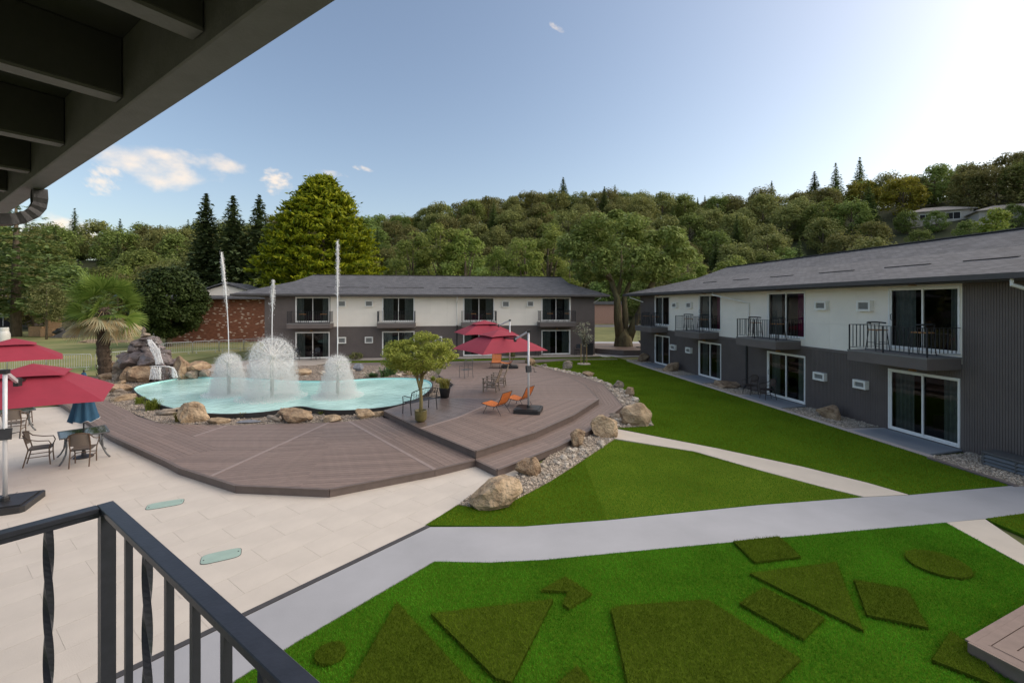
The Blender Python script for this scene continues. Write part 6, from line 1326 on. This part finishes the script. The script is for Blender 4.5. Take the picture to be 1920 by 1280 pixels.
# ------------------------------------------------------------------ the balcony the view is taken from
Bq = thing('balcony_roof', 'dark eave of the near balcony with rafters and a long edge beam', 'roof')
bd = Vector((-0.726,0.688)); bn = Vector((0.688,0.726)); b0 = Vector((-0.314,1.407))       # along the beam, outwards, a point on its outer bottom edge
def bp3(s, t, z): q = b0+bd*s+bn*t; return (q.x, q.y, z)
def obox(m, s0, s1, t0, t1, z0, z1):
    return m.add([bp3(s0,t0,z0), bp3(s1,t0,z0), bp3(s1,t1,z0), bp3(s0,t1,z0), bp3(s0,t0,z1), bp3(s1,t0,z1), bp3(s1,t1,z1), bp3(s0,t1,z1)], [(0,3,2,1),(4,5,6,7),(0,1,5,4),(1,2,6,5),(2,3,7,6),(3,0,4,7)])
obox(MB(), -6, 9, -.125, 0, 5.20, 5.58).build('edge_beam', 'beam', Bq, bevel=.006)
for k, s in enumerate((-3.2, -2.2, -1.2, -.25, .64, 1.52, 2.58, 3.55, 4.5, 5.5, 6.5)):
    obox(MB(), s-.045, s+.045, -3.2, -.128, 5.262, 5.52).build('rafter', 'soffit', Bq, bevel=.004); obox(MB(), s-.044, s+.044, -3.2, -.13, 5.248, 5.262).build('rafter_edge', 'beam', Bq)  # paler strip paints light from below onto the rafter bottoms
for k in range(10): obox(MB(), -6+1.5*k+.002, -4.5+1.5*k-.002, -3.4, -.127, 5.522, 5.54).build('soffit_panel', 'soffit', Bq)
obox(MB(), -6, 9, -3.4, .12, 5.60, 5.75).build('roof_deck', 'dark_trim', Bq)
obox(MB(), -6, 9, .002, .11, 5.47, 5.595).build('gutter', 'dark_trim', Bq)
def rect_sweep(m, pts, w, d, side):
    v = []; n = len(pts); pts = [Vector(p) for p in pts]
    for i, p in enumerate(pts):
        t = (pts[min(i+1,n-1)]-pts[max(i-1,0)]).normalized(); x = Vector(side).normalized(); y = t.cross(x).normalized(); k = 1+.07*(i % 2)
        pr = [(-.5,-.5),(-.17,-.5),(-.17,-.42),(.17,-.42),(.17,-.5),(.5,-.5),(.5,.5),(.17,.5),(.17,.42),(-.17,.42),(-.17,.5),(-.5,.5)]; v += [p+x*w*a*k+y*d*b*k for a, b in pr]
    q = 12; return m.add(v, [(i*q+j, i*q+(j+1) % q, (i+1)*q+(j+1) % q, (i+1)*q+j) for i in range(n-1) for j in range(q)]+[tuple(range(q-1,-1,-1)), tuple(range((n-1)*q, n*q))])
s_ = 3.93; pts = [bp3(s_,.02,5.20), bp3(s_,.02,5.12)]
pts = [bp3(s_,-.02,5.205), bp3(s_,-.02,5.13)]+[bp3(s_,-.02-.20*(1-math.cos(a)), 5.11-.17*math.sin(a)) for a in np.linspace(.1, 1.35, 8)]+[bp3(s_,-.42,4.895), bp3(s_,-1.6,4.60)]
rect_sweep(MB(), pts, .105, .08, (bd.x, bd.y, 0)).build('downspout', 'spout', Bq)
Rl = thing('balcony_railing', 'dark blue-black iron railing corner in the foreground', 'railing')
rz_ = 3.65; rc_ = Vector((-1.091,1.654)); ra = Vector((0.714,-0.7)).normalized(); rb = Vector((-0.724,-0.69)).normalized()     # along rail two (towards us), along rail one (back to the wall)
def r3(o, z): return (o.x, o.y, z)
def railbar(d, L, nm, s0=-.021):
    MB().bar(r3(rc_+d*s0, rz_-.008), r3(rc_+d*L, rz_-.008), .042, .016).build(nm, 'blue_iron', Rl, bevel=.002); MB().bar(r3(rc_+d*.02, rz_-.024), r3(rc_+d*L, rz_-.024), .026, .016).build('under_rail', 'blue_iron', Rl); MB().bar(r3(rc_+d*.02, 2.86), r3(rc_+d*L, 2.86), .026, .012).build('bottom_rail', 'blue_iron', Rl)
railbar(ra, 2.6, 'top_rail'); railbar(rb, 2.2, 'top_rail', .0215)
MB().bar(r3(rc_, 2.72), r3(rc_, rz_-.0165), .038, .038, up=(ra.x, ra.y, 0)).build('corner_post', 'blue_iron', Rl)
def twist(m, h, w, turns, n=40):
    v = [(w*math.cos(math.pi/4+math.pi/2*k+turns*6.283*i/n), w*math.sin(math.pi/4+math.pi/2*k+turns*6.283*i/n), -h*i/n) for i in range(n+1) for k in range(4)]
    return m.add(v, [(i*4+k, (i+1)*4+k, (i+1)*4+(k+1) % 4, i*4+(k+1) % 4) for i in range(n) for k in range(4)])
tw = twist(MB(), .76, .0125, 1.15); twm = bpy.data.meshes.new('baluster'); twm.from_pydata(tw.v, [], tw.f)
stm = bpy.data.meshes.new('baluster'); _b = MB().bx(-.0085,.0085,-.0085,.0085,-.76,0); stm.from_pydata(_b.v, [], _b.f)
an = math.atan2(ra.y, ra.x)
for i in range(15): put('baluster', twm if i % 4 == 1 else stm, 'blue_iron', Rl, loc=r3(rc_+ra*(.227+.1655*i), rz_-.033), rz=an)
for i in range(12): put('baluster', twm if i % 4 == 0 else stm, 'blue_iron', Rl, loc=r3(rc_+rb*(.134+.165*i), rz_-.033), rz=an)
fl = struct(MB().prism([tuple(rc_+ra*(-.05)-rb*.05), tuple(rc_+ra*3-rb*.05), tuple(rc_+ra*3+rb*2.4), tuple(rc_+rb*2.4-ra*.05)], 2.55, 2.72).build('balcony_floor', 'grey_slab'))
